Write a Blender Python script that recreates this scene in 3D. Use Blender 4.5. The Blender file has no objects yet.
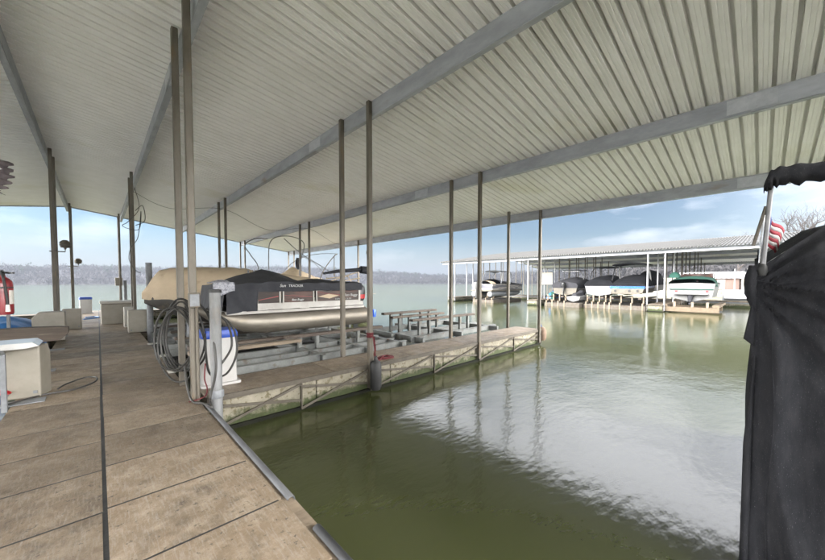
import bpy, math, random
import numpy as np
from mathutils import Vector, Matrix, noise
C = bpy.context.scene.collection
R = math.radians
rnd = random.Random(7)
WATER = -0.54

# ------------------------------------------------------------------ helpers
class MB:
    def __init__(s): s.v = []; s.f = []
    def add(s, vs, fs):
        b = len(s.v); s.v += [tuple(v) for v in vs]; s.f += [tuple(b+i for i in f) for f in fs]; return s
    def box(s, x0, x1, y0, y1, z0, z1):
        vs = [(x, y, z) for z in (z0, z1) for y in (y0, y1) for x in (x0, x1)]
        return s.add(vs, [(0,2,3,1),(4,5,7,6),(0,1,5,4),(2,6,7,3),(0,4,6,2),(1,3,7,5)])
    def bar(s, p, q, w, h, up=(0,0,1)):
        p = Vector(p); q = Vector(q); d = (q-p).normalized(); up = Vector(up)
        a = d.cross(up)
        if a.length < 1e-4: a = d.cross(Vector((1,0,0)))
        a.normalize(); b = a.cross(d).normalized()
        vs = [e + a*sx*w/2 + b*sy*h/2 for e in (p, q) for sy in (-1,1) for sx in (-1,1)]
        return s.add(vs, [(0,2,3,1),(4,5,7,6),(0,1,5,4),(2,6,7,3),(0,4,6,2),(1,3,7,5)])
    def loft(s, rings, closed=True, caps=True):
        n = len(rings[0]); vs = [p for r in rings for p in r]; fs = []
        for i in range(len(rings)-1):
            for j in range(n if closed else n-1):
                k = (j+1) % n
                fs.append((i*n+j, i*n+k, (i+1)*n+k, (i+1)*n+j))
        if caps and closed:
            fs.append(tuple(range(n-1, -1, -1))); fs.append(tuple((len(rings)-1)*n+j for j in range(n)))
        return s.add(vs, fs)
    def tube(s, pts, r, n=8, caps=True):
        pts = [Vector(p) for p in pts]; rings = []; a = None
        for i, p in enumerate(pts):
            d = (pts[min(i+1, len(pts)-1)] - pts[max(i-1, 0)]).normalized()
            if a is None:
                a = d.cross(Vector((0,0,1)))
                if a.length < .1: a = d.cross(Vector((1,0,0)))
            a = (a - d*a.dot(d)).normalized(); b = d.cross(a)
            rr = r[i] if isinstance(r, (list, tuple)) else r
            rings.append([p + (a*math.cos(t) + b*math.sin(t))*rr for t in [2*math.pi*k/n for k in range(n)]])
        return s.loft(rings, True, caps)
    def lathe(s, prof, c=(0,0,0), n=20):
        rings = [[(c[0]+r*math.cos(2*math.pi*k/n), c[1]+r*math.sin(2*math.pi*k/n), c[2]+z) for k in range(n)] for r, z in prof]
        return s.loft(rings)
    def grid(s, fn, nu, nv):
        vs = [fn(i/nu, j/nv) for i in range(nu+1) for j in range(nv+1)]
        return s.add(vs, [(i*(nv+1)+j, (i+1)*(nv+1)+j, (i+1)*(nv+1)+j+1, i*(nv+1)+j+1) for i in range(nu) for j in range(nv)])
    def build(s, name, mat, parent=None, smooth=None, bevel=0, local=False, solid=0, sub=0):
        m = bpy.data.meshes.new(name)
        off = Vector((0,0,0))
        if parent is not None and not local:
            p = parent
            while p is not None: off += p.location; p = p.parent
        m.from_pydata([tuple(Vector(v)-off) for v in s.v], [], s.f); m.update()
        import bmesh
        bm = bmesh.new(); bm.from_mesh(m); bmesh.ops.recalc_face_normals(bm, faces=bm.faces); bm.to_mesh(m); bm.free()
        m.materials.append(mat)
        o = bpy.data.objects.new(name, m); C.objects.link(o)
        if parent is not None: o.parent = parent
        if smooth is not None:
            m.polygons.foreach_set('use_smooth', [True]*len(m.polygons)); m.set_sharp_from_angle(angle=R(smooth))
        if solid:
            md = o.modifiers.new('s', 'SOLIDIFY'); md.thickness = solid; md.offset = 0
        if bevel:
            md = o.modifiers.new('b', 'BEVEL'); md.width = bevel; md.segments = 2; md.limit_method = 'ANGLE'; md.angle_limit = R(40)
        if sub:
            md = o.modifiers.new('u', 'SUBSURF'); md.levels = sub; md.render_levels = sub
        return o
def tag(o, label, cat, group=None, kind=None):
    if label: o['label'] = label
    if cat: o['category'] = cat
    if group: o['group'] = group
    if kind: o['kind'] = kind
    return o
def thing(name, label, cat, loc=(0,0,0), rz=0, group=None):
    o = bpy.data.objects.new(name, None); C.objects.link(o)
    o.empty_display_size = .2; o.location = loc; o.rotation_euler = (0,0,rz)
    return tag(o, label, cat, group)
def dup(root, loc, rz=None, label=None, group=None):
    r = root.copy(); C.objects.link(r); r.location = loc
    if rz is not None: r.rotation_euler = (0,0,rz)
    if label: r['label'] = label
    if group: r['group'] = group
    for ch in list(root.children):
        c = ch.copy(); C.objects.link(c); c.parent = r
        for g in list(ch.children):
            d = g.copy(); C.objects.link(d); d.parent = c
    return r
def nz(x, y, z=0): return noise.noise(Vector((x, y, z)))

# ------------------------------------------------------------------ materials
def pm(name, c1, c2=None, sc=3, rough=.6, metal=0, bump=0, bsc=40, stretch=(1,1,1), island=0, spots=None, spec=.5, det=6, ramp=(.35,.65), coat=0):
    m = bpy.data.materials.new(name); m.use_nodes = True
    n = m.node_tree.nodes; l = m.node_tree.links; b = n['Principled BSDF']
    b.inputs['Roughness'].default_value = rough; b.inputs['Metallic'].default_value = metal
    b.inputs['Specular IOR Level'].default_value = spec; b.inputs['Coat Weight'].default_value = coat
    tc = n.new('ShaderNodeTexCoord'); mp = n.new('ShaderNodeMapping'); mp.inputs['Scale'].default_value = stretch
    l.new(tc.outputs['Object'], mp.inputs['Vector'])
    c2 = c2 or tuple(x*.8 for x in c1)
    t = n.new('ShaderNodeTexNoise'); t.inputs['Scale'].default_value = sc; t.inputs['Detail'].default_value = det; t.inputs['Roughness'].default_value = .65
    l.new(mp.outputs[0], t.inputs['Vector'])
    mr = n.new('ShaderNodeMapRange'); mr.inputs['From Min'].default_value = ramp[0]; mr.inputs['From Max'].default_value = ramp[1]
    l.new(t.outputs['Fac'], mr.inputs['Value'])
    mx = n.new('ShaderNodeMix'); mx.data_type = 'RGBA'
    mx.inputs['A'].default_value = (*c1, 1); mx.inputs['B'].default_value = (*c2, 1)
    l.new(mr.outputs[0], mx.inputs['Factor']); out = mx.outputs['Result']
    if spots:  # (colour, scale, threshold lo, hi)
        t2 = n.new('ShaderNodeTexNoise'); t2.inputs['Scale'].default_value = spots[1]; t2.inputs['Detail'].default_value = 5
        l.new(mp.outputs[0], t2.inputs['Vector'])
        r2 = n.new('ShaderNodeMapRange'); r2.inputs['From Min'].default_value = spots[2]; r2.inputs['From Max'].default_value = spots[3]
        l.new(t2.outputs['Fac'], r2.inputs['Value'])
        m2 = n.new('ShaderNodeMix'); m2.data_type = 'RGBA'; m2.inputs['B'].default_value = (*spots[0], 1)
        l.new(r2.outputs[0], m2.inputs['Factor']); l.new(out, m2.inputs['A']); out = m2.outputs['Result']
    if island:
        g = n.new('ShaderNodeNewGeometry'); r3 = n.new('ShaderNodeMapRange')
        r3.inputs['To Min'].default_value = 1-island; r3.inputs['To Max'].default_value = 1+island
        l.new(g.outputs['Random Per Island'], r3.inputs['Value'])
        h = n.new('ShaderNodeHueSaturation'); l.new(r3.outputs[0], h.inputs['Value']); l.new(out, h.inputs['Color']); out = h.outputs['Color']
    l.new(out, b.inputs['Base Color'])
    if bump:
        t3 = n.new('ShaderNodeTexNoise'); t3.inputs['Scale'].default_value = bsc; t3.inputs['Detail'].default_value = 5
        l.new(mp.outputs[0], t3.inputs['Vector'])
        bp = n.new('ShaderNodeBump'); bp.inputs['Strength'].default_value = bump; bp.inputs['Distance'].default_value = .02
        l.new(t3.outputs['Fac'], bp.inputs['Height']); l.new(bp.outputs[0], b.inputs['Normal'])
    m.diffuse_color = (*c1, 1)
    return m
GALV = pm('galvanised', (.215,.225,.235), (.14,.147,.158), 9, .65, .15, .05, 60, island=.1)
BEAM = pm('galvanised_beam', (.40,.415,.455), (.29,.305,.335), 5, .55, .1, .04, 60, (1,.35,1), island=.22, spots=((.26,.22,.18), 3, .62, .8))
POST = pm('weathered_post', (.135,.12,.096), (.082,.07,.053), 6, .55, .25, .06, 50, (1,1,.25), spots=((.16,.11,.06), 7, .6, .78))
POSTW = pm('pale_post', (.36,.365,.38), (.28,.28,.29), 4, .5, .1, .04, 50, (1,1,.3))
ROOF = pm('roof_sheet', (.87,.86,.855), (.81,.80,.79), 2.2, .5, .0, .0, 20, (.8,1,1), spots=((.66,.64,.52), .5, .6, .85))
FLOAT = None
PLASTW = pm('white_plastic', (.42,.405,.365), (.35,.335,.30), 3, .5, 0, .05, 30, spots=((.40,.37,.30), 14, .66, .75))
_n = ROOF.node_tree.nodes; _l = ROOF.node_tree.links; _b = _n['Principled BSDF']; _s = _b.inputs['Base Color'].links[0].from_socket
_g = _n.new('ShaderNodeNewGeometry'); _p = _n.new('ShaderNodeSeparateXYZ'); _l.new(_g.outputs['True Normal'], _p.inputs[0])
_x = _n.new('ShaderNodeMath'); _x.operation = 'GREATER_THAN'; _x.inputs[1].default_value = 0; 
_bf = _n.new('ShaderNodeMath'); _bf.operation = 'MULTIPLY_ADD'; _bf.inputs[1].default_value = -2; _bf.inputs[2].default_value = 1; _l.new(_g.outputs['Backfacing'], _bf.inputs[0])
_l.new(_p.outputs['Z'], _x.inputs[0])
_m = _n.new('ShaderNodeMix'); _m.data_type = 'RGBA'; _l.new(_x.outputs[0], _m.inputs['Factor']); _l.new(_s, _m.inputs['A']); _m.inputs['B'].default_value = (.060,.059,.056,1)   # upper side darkened in colour to offset the strong sky light
_l.new(_m.outputs['Result'], _b.inputs['Base Color']); _b.inputs['Specular IOR Level'].default_value = .15
BEIGE = pm('beige_plastic', (.27,.247,.205), (.22,.20,.163), 3, .55, 0, .06, 40, spots=((.28,.25,.2), 22, .68, .76))
BLUEP = pm('blue_plastic', (.012,.06,.36), (.012,.05,.30), 3, .4)
RUBBER = pm('black_rubber', (.012,.012,.013), (.024,.024,.023), 8, .6, 0, .1, 40)
BLACK = pm('black_paint', (.02,.02,.022), (.03,.03,.03), 5, .35)
HOSE = pm('grey_hose', (.040,.038,.034), (.025,.024,.022), 12, .55)
WOODD = pm('dark_wet_wood', (.10,.075,.055), (.05,.038,.03), 6, .7, 0, .4, 30, (.15,2,2), spots=((.2,.17,.13), 8, .62, .75))
WOODG = pm('weathered_wood', (.24,.19,.135), (.16,.125,.09), 6, .75, 0, .3, 30, (.15,2,2))
ALU = pm('aluminium_tube', (.27,.245,.205), (.18,.16,.13), 2.5, .48, .6, .03, 20, (.4,2,2), spots=((.22,.17,.11), 2.2, .6, .8))
ALUW = pm('bright_aluminium', (.40,.385,.36), (.32,.305,.28), 3, .5, .2)
COVB = pm('black_canvas', (.012,.013,.018), (.024,.025,.031), 4, .75, 0, .25, 120)
COVT = pm('tan_canvas', (.50,.40,.28), (.42,.335,.235), 2, .85, 0, .25, 120, spots=((.24,.19,.13), 3, .6, .8))
COVG = pm('charcoal_canvas', (.018,.018,.022), (.03,.03,.035), 3, .85, 0, .2, 90)
COVGR = pm('green_canvas', (.008,.060,.042), (.006,.045,.032), 3, .8, 0, .2, 90)
SILV = pm('silver_bag', (.36,.365,.40), (.13,.13,.16), 22, .55, 0, .6, 20, ramp=(.42,.62))
GELW = pm('white_gelcoat', (.44,.435,.42), (.37,.36,.345), 2, .25, 0, coat=.3)
GELT = pm('tan_gelcoat', (.40,.355,.285), (.33,.29,.235), 3, .4)
GELB = pm('blue_gelcoat', (.008,.085,.32), (.008,.07,.26), 2, .25, coat=.4)
GELD = pm('dark_hull', (.10,.095,.09), (.07,.065,.06), 3, .35, .2, spots=((.25,.21,.16), 3, .58, .75))
TOWER = pm('dull_tower_tube', (.20,.20,.205), (.12,.12,.125), 5, .45, .2)
CHROME = pm('polished_rail', (.72,.72,.73), (.6,.6,.6), 5, .25, .9)
GLASSD = pm('dark_acrylic', (.035,.026,.022), (.085,.045,.036), 1.4, .45, 0, spec=.25, ramp=(.45,.55), stretch=(.5,1,3))
RED = pm('red_paint', (.20,.014,.019), (.16,.012,.016), 5, .35, coat=.2)
REDP = pm('red_decal', (.40,.012,.015), (.34,.012,.014), 5, .35)
ROPE = pm('red_rope', (.13,.018,.022), (.075,.011,.013), 60, .8)
LABELW = pm('pale_sticker', (.62,.60,.55), (.5,.48,.44), 30, .5)
LETTER = pm('white_lettering', (.5,.5,.49), (.42,.42,.41), 5, .6)
TARP = pm('blue_tarp', (.015,.11,.34), (.03,.17,.44), 3, .4, 0, .3, 12)
YEL = pm('yellowed_foam', (.15,.135,.075), (.10,.09,.06), 4, .7)
LIFTM = pm('lift_steel', (.17,.178,.17), (.115,.12,.112), 6, .6, .1, .05, 40, spots=((.09,.07,.045), 5, .58, .72))
SHADEB = pm('waterline_shade', (.006,.007,.005), (.012,.012,.008), 6, .8, 0, .3, 30, spec=.15)  # near-black, shade at the waterline put into the colour
EDGE = pm('dull_edge_zinc', (.13,.135,.145), (.075,.077,.08), 6, .6, .2, .05, 40, (1,.4,1))
ZINC = pm('bright_zinc', (.46,.475,.51), (.38,.395,.43), 9, .5, .1)
TRUSS = pm('rusty_truss', (.085,.073,.056), (.055,.045,.032), 7, .7, 0, .1, 40)
RUSTF = pm('rusty_float', (.075,.055,.038), (.11,.10,.085), 5, .8, 0, .3, 20)

def deck_mat():
    m = bpy.data.materials.new('deck_concrete'); m.use_nodes = True
    n = m.node_tree.nodes; l = m.node_tree.links; b = n['Principled BSDF']; b.inputs['Roughness'].default_value = .72
    tc = n.new('ShaderNodeTexCoord'); g = n.new('ShaderNodeNewGeometry')
    off = n.new('ShaderNodeVectorMath'); off.operation = 'MULTIPLY_ADD'; off.inputs[1].default_value = (13,7,3)
    cmb = n.new('ShaderNodeCombineXYZ')
    for i in range(3): l.new(g.outputs['Random Per Island'], cmb.inputs[i])
    l.new(cmb.outputs[0], off.inputs[0]); l.new(tc.outputs['Object'], off.inputs[2])
    def noi(sc, st=(1,1,1), det=6, ro=.65):
        mp = n.new('ShaderNodeMapping'); mp.inputs['Scale'].default_value = st; l.new(off.outputs[0], mp.inputs['Vector'])
        t = n.new('ShaderNodeTexNoise'); t.inputs['Scale'].default_value = sc; t.inputs['Detail'].default_value = det; t.inputs['Roughness'].default_value = ro
        l.new(mp.outputs[0], t.inputs['Vector']); return t.outputs['Fac']
    def rng(s, a, b_, c=0, d=1):
        r = n.new('ShaderNodeMapRange'); r.inputs['From Min'].default_value = a; r.inputs['From Max'].default_value = b_
        r.inputs['To Min'].default_value = c; r.inputs['To Max'].default_value = d; l.new(s, r.inputs['Value']); return r.outputs[0]
    def mix(f, A, B, bt='MIX'):
        x = n.new('ShaderNodeMix'); x.data_type = 'RGBA'; x.blend_type = bt
        if isinstance(f, float): x.inputs['Factor'].default_value = f
        else: l.new(f, x.inputs['Factor'])
        for nm, q in (('A', A), ('B', B)):
            if isinstance(q, tuple): x.inputs[nm].default_value = (*q, 1)
            else: l.new(q, x.inputs[nm])
        return x.outputs['Result']
    base = mix(rng(noi(1.6), .3, .7), (.185,.138,.092), (.128,.096,.064))
    base = mix(rng(noi(5, (1,1.1,1), 10, .8), .46, .68, 0, .85), base, (.275,.228,.17))       # pale worn patches, brushed across
    base = mix(rng(noi(2.2, det=10, ro=.75), .53, .70, 0, .8), base, (.068,.052,.037))      # damp, dark patches
    base = mix(rng(noi(75, (1,.12,1), 3), .48, .75, 0, .5), base, (.27,.25,.22))    # broom marks
    base = mix(rng(noi(26, det=5, ro=.7), .60, .66, 0, .8), base, (.04,.032,.025))
    base = mix(rng(noi(.9, det=9, ro=.7), .60, .72, 0, .4), base, (.20,.16,.105))       # ochre stains          # dark specks
    h = n.new('ShaderNodeHueSaturation'); l.new(rng(g.outputs['Random Per Island'], 0, 1, .70, 1.22), h.inputs['Value']); l.new(base, h.inputs['Color'])
    l.new(h.outputs[0], b.inputs['Base Color'])
    l.new(rng(noi(3), .35, .7, .5, .85), b.inputs['Roughness'])
    bp = n.new('ShaderNodeBump'); bp.inputs['Strength'].default_value = .6; bp.inputs['Distance'].default_value = .012
    l.new(noi(50, (1,.7,1), 8, .75), bp.inputs['Height']); l.new(bp.outputs[0], b.inputs['Normal'])
    return m
DECK = deck_mat()
def float_mat():
    m = pm('float_panel', (.27,.245,.19), (.15,.135,.095), 2.6, .8, 0, .3, 30, spots=((.10,.085,.045), 15, .54, .64))
    n = m.node_tree.nodes; l = m.node_tree.links; b = n['Principled BSDF']
    src = b.inputs['Base Color'].links[0].from_socket
    tc = n.new('ShaderNodeTexCoord'); sp = n.new('ShaderNodeSeparateXYZ'); l.new(tc.outputs['Object'], sp.inputs[0])
    t = n.new('ShaderNodeTexNoise'); t.inputs['Scale'].default_value = 5; t.inputs['Detail'].default_value = 8; t.inputs['Roughness'].default_value = .7
    l.new(tc.outputs['Object'], t.inputs['Vector'])
    ma = n.new('ShaderNodeMath'); ma.operation = 'MULTIPLY_ADD'; ma.inputs[1].default_value = .55; l.new(t.outputs['Fac'], ma.inputs[0])
    inv = n.new('ShaderNodeMath'); inv.operation = 'MULTIPLY'; inv.inputs[1].default_value = -1; l.new(sp.outputs['Z'], inv.inputs[0])
    iv2 = n.new('ShaderNodeMath'); iv2.operation = 'ADD'; iv2.inputs[1].default_value = WATER*-1; iv3 = n.new('ShaderNodeMath'); iv3.operation = 'ADD'; iv3.inputs[1].default_value = 0; l.new(inv.outputs[0], iv2.inputs[0]); l.new(iv2.outputs[0], iv3.inputs[0]); l.new(iv3.outputs[0], ma.inputs[2])                        # depth below the deck + noise
    mr = n.new('ShaderNodeMapRange'); mr.inputs['From Min'].default_value = .56; mr.inputs['From Max'].default_value = .68; l.new(ma.outputs[0], mr.inputs['Value'])
    mx = n.new('ShaderNodeMix'); mx.data_type = 'RGBA'; l.new(mr.outputs[0], mx.inputs['Factor']); l.new(src, mx.inputs['A'])
    t2 = n.new('ShaderNodeTexNoise'); t2.inputs['Scale'].default_value = 22; l.new(tc.outputs['Object'], t2.inputs['Vector'])
    m2 = n.new('ShaderNodeMix'); m2.data_type = 'RGBA'; m2.inputs['A'].default_value = (.012,.018,.004,1); m2.inputs['B'].default_value = (.045,.058,.012,1)
    l.new(t2.outputs['Fac'], m2.inputs['Factor']); l.new(m2.outputs['Result'], mx.inputs['B'])
    l.new(mx.outputs['Result'], b.inputs['Base Color'])
    return m
FLOAT = float_mat()

def water_mat():
    m = bpy.data.materials.new('lake_water'); m.use_nodes = True
    n = m.node_tree.nodes; l = m.node_tree.links; b = n['Principled BSDF']
    b.inputs['Base Color'].default_value = (.042,.048,.016,1); b.inputs['Roughness'].default_value = .13
    b.inputs['IOR'].default_value = 1.5; b.inputs['Specular IOR Level'].default_value = .75
    tc = n.new('ShaderNodeTexCoord')
    def noi(sc, st, det):
        mp = n.new('ShaderNodeMapping'); mp.inputs['Scale'].default_value = st; mp.inputs['Rotation'].default_value = (0,0,R(-50)); l.new(tc.outputs['Object'], mp.inputs['Vector'])
        t = n.new('ShaderNodeTexNoise'); t.inputs['Scale'].default_value = sc; t.inputs['Detail'].default_value = det; l.new(mp.outputs[0], t.inputs['Vector']); return t.outputs['Fac']
    a = n.new('ShaderNodeMath'); a.operation = 'MULTIPLY_ADD'; a.inputs[1].default_value = .35
    l.new(noi(6, (1,2.4,1), 2), a.inputs[0]); l.new(noi(1.1, (1,1.8,1), 3), a.inputs[2])
    a2 = n.new('ShaderNodeMath'); a2.operation = 'MULTIPLY_ADD'; a2.inputs[1].default_value = 1.6; l.new(noi(.42, (1,1.7,1), 2), a2.inputs[0]); l.new(a.outputs[0], a2.inputs[2]); a = a2
    bp = n.new('ShaderNodeBump'); bp.inputs['Strength'].default_value = .085; bp.inputs['Distance'].default_value = .1
    l.new(a.outputs[0], bp.inputs['Height']); l.new(bp.outputs[0], b.inputs['Normal'])
    return m
WAT = water_mat()

# ------------------------------------------------------------------ water, shore
w = MB(); w.grid(lambda u, v: (-1200+2600*u, -1200+2600*v, WATER), 2, 2)
tag(w.build('water', WAT), None, None, kind='structure')

# ------------------------------------------------------------------ canopies
RISE = .139
def roof_z(s): return 5.09 - RISE*(abs(s+1.1) - 4.91)     # underside of the sheet, s = distance across
def sheet(X, s0, s1, y0, y1, dz=0):
    mb = MB(); prof = [(0,0),(.033,0),(.040,.006),(.047,0),(.083,0),(.090,.006),(.097,0),(.137,0),(.143,.094),(.183,.094)]
    ys = []; y = y0
    while y < y1:
        ys += [(y+a, h) for a, h in prof]; y += .19
    ys.append((y, 0))
    vs = []
    for s in (s0, s1):
        vs += [(X(s), yy, roof_z(s)+h+dz) for yy, h in ys]
    n = len(ys)
    mb.add(vs, [(i, i+1, n+i+1, n+i) for i in range(n-1)])
    return mb
def canopy(name, label, x0, sg, y0, y1, posts, left_posts, mat_front=None):
    X = lambda s: x0 + sg*s
    root = thing(name, label, 'canopy', (x0, (y0+y1)/2, WATER))
    sheet(X, -1.1, 6.2, y0, y1).build('roof_panel', ROOF, root)
    sheet(X, 6.05, 11.45, y0, y1, -.006).build('roof_panel', ROOF, root)
    sheet(X, -13.6, -1.1, y0, y1).build('roof_panel', ROOF, root)
    r = MB(); r.add([(X(-1.35), y0, roof_z(-1.35)+.05), (X(-1.1), y0, roof_z(-1.1)+.06), (X(-.85), y0, roof_z(-.85)+.05),
                     (X(-1.35), y1, roof_z(-1.35)+.05), (X(-1.1), y1, roof_z(-1.1)+.06), (X(-.85), y1, roof_z(-.85)+.05)], [(0,1,4,3),(1,2,5,4)])
    r.build('ridge_cap', ROOF, root, solid=.004)
    for si in (0, -1):   # trim at the gable ends
        yy = (y0-.02, y1+.02)[si]
        t = MB()
        for a, b_ in ((-13.6,-1.1),(-1.1,11.45)):
            t.bar((X(a), yy, roof_z(a)+.0), (X(b_), yy, roof_z(b_)+.0), .03, .12)
        t.build('gable_trim', BEAM, root)
    # C-section purlins on the posts
    for s, side in ((-1.05,1),(1.02,-1),(3.88,-1),(7.5,-1),(11.0,-1),(-4.6,1),(-6.9,1),(-9.7,1),(-13.2,1)):
        mb = MB(); yb = y0+.05; zt = roof_z(s)-.004; k = 0
        while yb < y1-.1:
            ye = min(yb + (7.3 if k else 5.1), y1-.05); g = .0 if k % 2 else .004
            def bx(a, b_, c, d): mb.box(min(X(a),X(b_)), max(X(a),X(b_)), yb, ye, c, d)
            e = s - side*.09      # open side of the channel
            bx(s-.006-g, s+.006+g, zt-.29, zt-.012)           # web
            bx(s, e, zt-.30-g, zt-.29-g); bx(s, e, zt-.012, zt-.004)
            bx(e-.005, e+.005, zt-.285, zt-.262)
            yb = ye; k += 1
        mb.build('beam', BEAM, root)
        if s > 0 and sg > 0:
            for yy in (y0+5.15, y0+12.45):
                q = MB(); xf = s-.014; q.box(xf-.006, xf, yy-.28, yy+.28, zt-.26, zt-.035)
                for dy in (-.22,-.06,.06,.22):
                    for dz in (-.22,-.08): q.lathe([(.011,-.004),(.013,0),(.009,.004)], (0,0,0), 8); q.v[-24:] = [(xf-.008+vz, yy+dy+vx, zt+dz+vy) for vx, vy, vz in q.v[-24:]]
                q.build('splice_plate', ZINC, root)
    for (s, y, zb) in posts + left_posts:
        mb = MB(); mb.box(X(s)-.044, X(s)+.044, y-.044, y+.044, zb, roof_z(s)-.03)
        mb.build('post', mat_front if (mat_front and s > 7) else POST, root, bevel=.012)
    return root
FY = [(5.28,6.22),(15.15,16.1),(24.8,25.75)]
FYB = FY + [(-4.6,-3.65)]
def post_list(fy, xs=(.93,3.83,7.45,10.95)):
    out = []
    for a, b_ in fy:
        for s in xs:
            out += [(s, a-.03 if s > 1 else a+.05, -.45), (s, b_+.02, -.45)]
    return out
pl = post_list(FYB)
pl = [q for q in pl if not (abs(q[0]-10.95) < .01 and abs(q[1]-6.24) < .05)] + [(10.6, 6.24, -.45)]
lp = []
for a, b_ in FY[1:] + [(-4.6,-3.65)]: lp += [(-.98, a, -.45), (-.98, b_, -.45)]
lp += [(-1.02, 6.2, -.45), (-1.1, 5.3, -.45)]
for a, b_ in FYB: lp += [(s, a, -.6) for s in (-9.65,-13.15)]
canopy('boathouse_canopy', 'corrugated metal canopy overhead on galvanised beams and weathered steel posts', 0, 1, -4.95, 26.05, pl, lp)
OX = 41.1; OFY = [(-4.4,-3.5),(5.0,6.0),(14.6,15.6),(24.7,25.6)]
pl2 = post_list(OFY)
lp2 = []
for a, b_ in OFY: lp2 += [(s, y, -.45) for s in (-.98,-4.6,-6.9,-9.65,-13.15) for y in (a, b_)]
canopy('boathouse_canopy', 'long metal canopy across the water sheltering a row of lifted boats', OX, -1, -9, 26.5, pl2, lp2, POSTW)

# ------------------------------------------------------------------ floating docks
def slab(mb, x0, x1, y0, y1, z1=0., th=.07):
    j = 0
    mb.box(x0, x1, y0, y1, z1-th+j, z1+j)
def walkway(x0, sg, y0, y1, label, joints=None):
    X = lambda s: x0+sg*s
    root = thing('floating_walkway', label, 'dock', (x0, 0, WATER))
    d = MB()
    for half in (0, 1):
        js = [y0]; y = y0
        pts = joints[half] if joints else [y0]
        js = sorted(pts)
        while js[0] > y0: js.insert(0, js[0]-.745)
        nxt = [.75]*11+[1.0]; k = 0
        while js[-1] < y1: js.append(js[-1]+.745)
        for a, b_ in zip(js, js[1:]):
            xa, xb = (-.86, -.012) if half == 0 else (.010, .955)
            xa, xb = sorted((X(xa), X(xb)))
            slab(d, xa+rnd.uniform(0,.006), xb-rnd.uniform(0,.006), a+.009+rnd.uniform(0,.003), b_-.009-rnd.uniform(0,.003))
    d.build('deck_slabs', DECK, root, bevel=0)
    j = MB(); a, b_ = sorted((X(-.84), X(.93))); j.box(a, b_, y0, y1, -.085, -.0015); j.build('joint_filler', RUBBER, root)
    f = MB()
    y = y0+.1
    while y < y1:
        ye = min(y+2.3, y1); a, b_ = sorted((X(-.78), X(.9))); f.box(a, b_, y, ye-.12, -.75, -.10); y += 2.3
    f.build('float', FLOAT, root, bevel=.02)
    s = MB()
    for q in (-.84, .93, 0):
        a, b_ = sorted((X(q-.025), X(q+.025))); s.box(a, b_, y0, y1, -.2, -.088)
    s.build('side_channel', GALV, root)
    return root
jl = [1.66,2.40,3.13,3.85,4.57,5.30,6.36,7.1,7.85,8.6]
jr = [1.68,2.42,3.165,3.91,4.69,5.39,6.48,7.2,7.95,8.7]
main = walkway(0, 1, -8, 25.9, 'brown concrete slab walkway with a dark seam down its middle running away from the camera', (jl, jr))
def rail(y0, y1):     # rounded galvanised edge cap on the walkway side
    pr_ = [(.974,.003),(.978,.014),(.992,.022),(1.010,.021),(1.024,.010),(1.03,-.02),(1.03,-.09)]
    mb = MB(); mb.grid(lambda u, v: (pr_[round(v*6)][0], y0+(y1-y0)*u, pr_[round(v*6)][1]), 6, 6)
    return mb.build('edge_cap', EDGE, main, smooth=50, solid=.006)
rail(2.36, 4.98); rail(-3, 1.97)
MB().box(.958, 1.03, 1.2, 4.6, -.16, -.012).build('edge_timber', WOODG, main)
for x, y in ((1.03,7.3),(1.05,9.0),(1.06,11.0)): MB().box(x-.16, x+.08, y-.12, y+.12, .004, .012).build('mounting_plate', LABELW, main)
for x, y, a in ((-.9,14.3,.2),(-.8,11.6,.18),(-.76,8.9,.16),(-.78,6.75,.22)): MB().box(x-.18, x+a, y-.12, y+.12, .004, .014).build('mounting_plate', GALV, main)
walkway(OX, -1, -9, 26, 'far concrete walkway under the long canopy across the water')

def finger(x0, sg, y0, y1, label, L=11.15, detail=True, s0=1.06, group='concrete finger piers of the two docks'):
    X = lambda s: x0+sg*s
    root = thing('finger_pier', label, 'pier', (X(L), (y0+y1)/2, WATER), group=group)
    d = MB(); n = 5; st = (L-s0)/n
    for i in range(n):
        a, b_ = sorted((X(s0+st*i+.006), X(s0+st*(i+1)-.006))); slab(d, a, b_, y0, y1)
    d.build('deck_slabs', DECK, root, bevel=.006)
    f = MB(); n = 6; st = (L-.05-s0)/n
    for i in range(n):
        a, b_ = sorted((X(s0+.0+st*i+.006), X(s0+st*(i+1)-.006))); f.box(a, b_, y0+.05, y1-.05, -.72, -.075)
    f.build('float', FLOAT, root, bevel=.02)
    t = MB()
    for yy in ((y0+.02, y1-.02) if detail else (y0+.02,)):
        o = -.03 if yy < (y0+y1)/2 else .03
        t.bar((X(s0), yy+o, -.035), (X(L), yy+o, -.035), .03, .075)
        vs = [s0, 2.43, 3.85, 5.69, 7.5, 9.3, L-.03]
        for a, b_ in zip(vs, vs[1:]):
            t.bar((X(b_), yy+o, -.06), (X(b_), yy+o, -.5), .02, .05, (0,1,0))
            t.bar((X(a), yy+o-.003, -.50), (X(b_), yy+o-.003, -.09), .012, .04, (0,0,1))
            t.bar((X(a), yy+o+.004, -.13), (X(b_), yy+o+.004, -.36), .012, .04, (0,0,1))
    a, b_ = sorted((X(L), X(L+.03)))
    t.box(a, b_, y0, y1, -.08, 0)
    t.build('side_truss', TRUSS, root)
    a, b_ = sorted((X(s0), X(L-.02)))
    k = MB(); k.box(a, b_, y0+.01, y1-.01, -.70, WATER+.06); k.build('shade_strip', SHADEB, root)  # black strip standing in for the shadow along the waterline
    return root
f1 = finger(0, 1, *FY[0], 'nearest concrete finger pier with mossy white floats behind a steel side truss')
finger(0, 1, *FY[1], 'finger pier behind the tan covered boat')
finger(0, 1, *FY[2], 'outermost finger pier at the open lake end of the near dock')
finger(0, -1, 15.15, 16.1, 'finger pier left of the walkway beyond the blue tarp', group=None)
finger(0, -1, 24.8, 25.75, 'finger pier left of the walkway at the open lake end', group=None)
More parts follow.
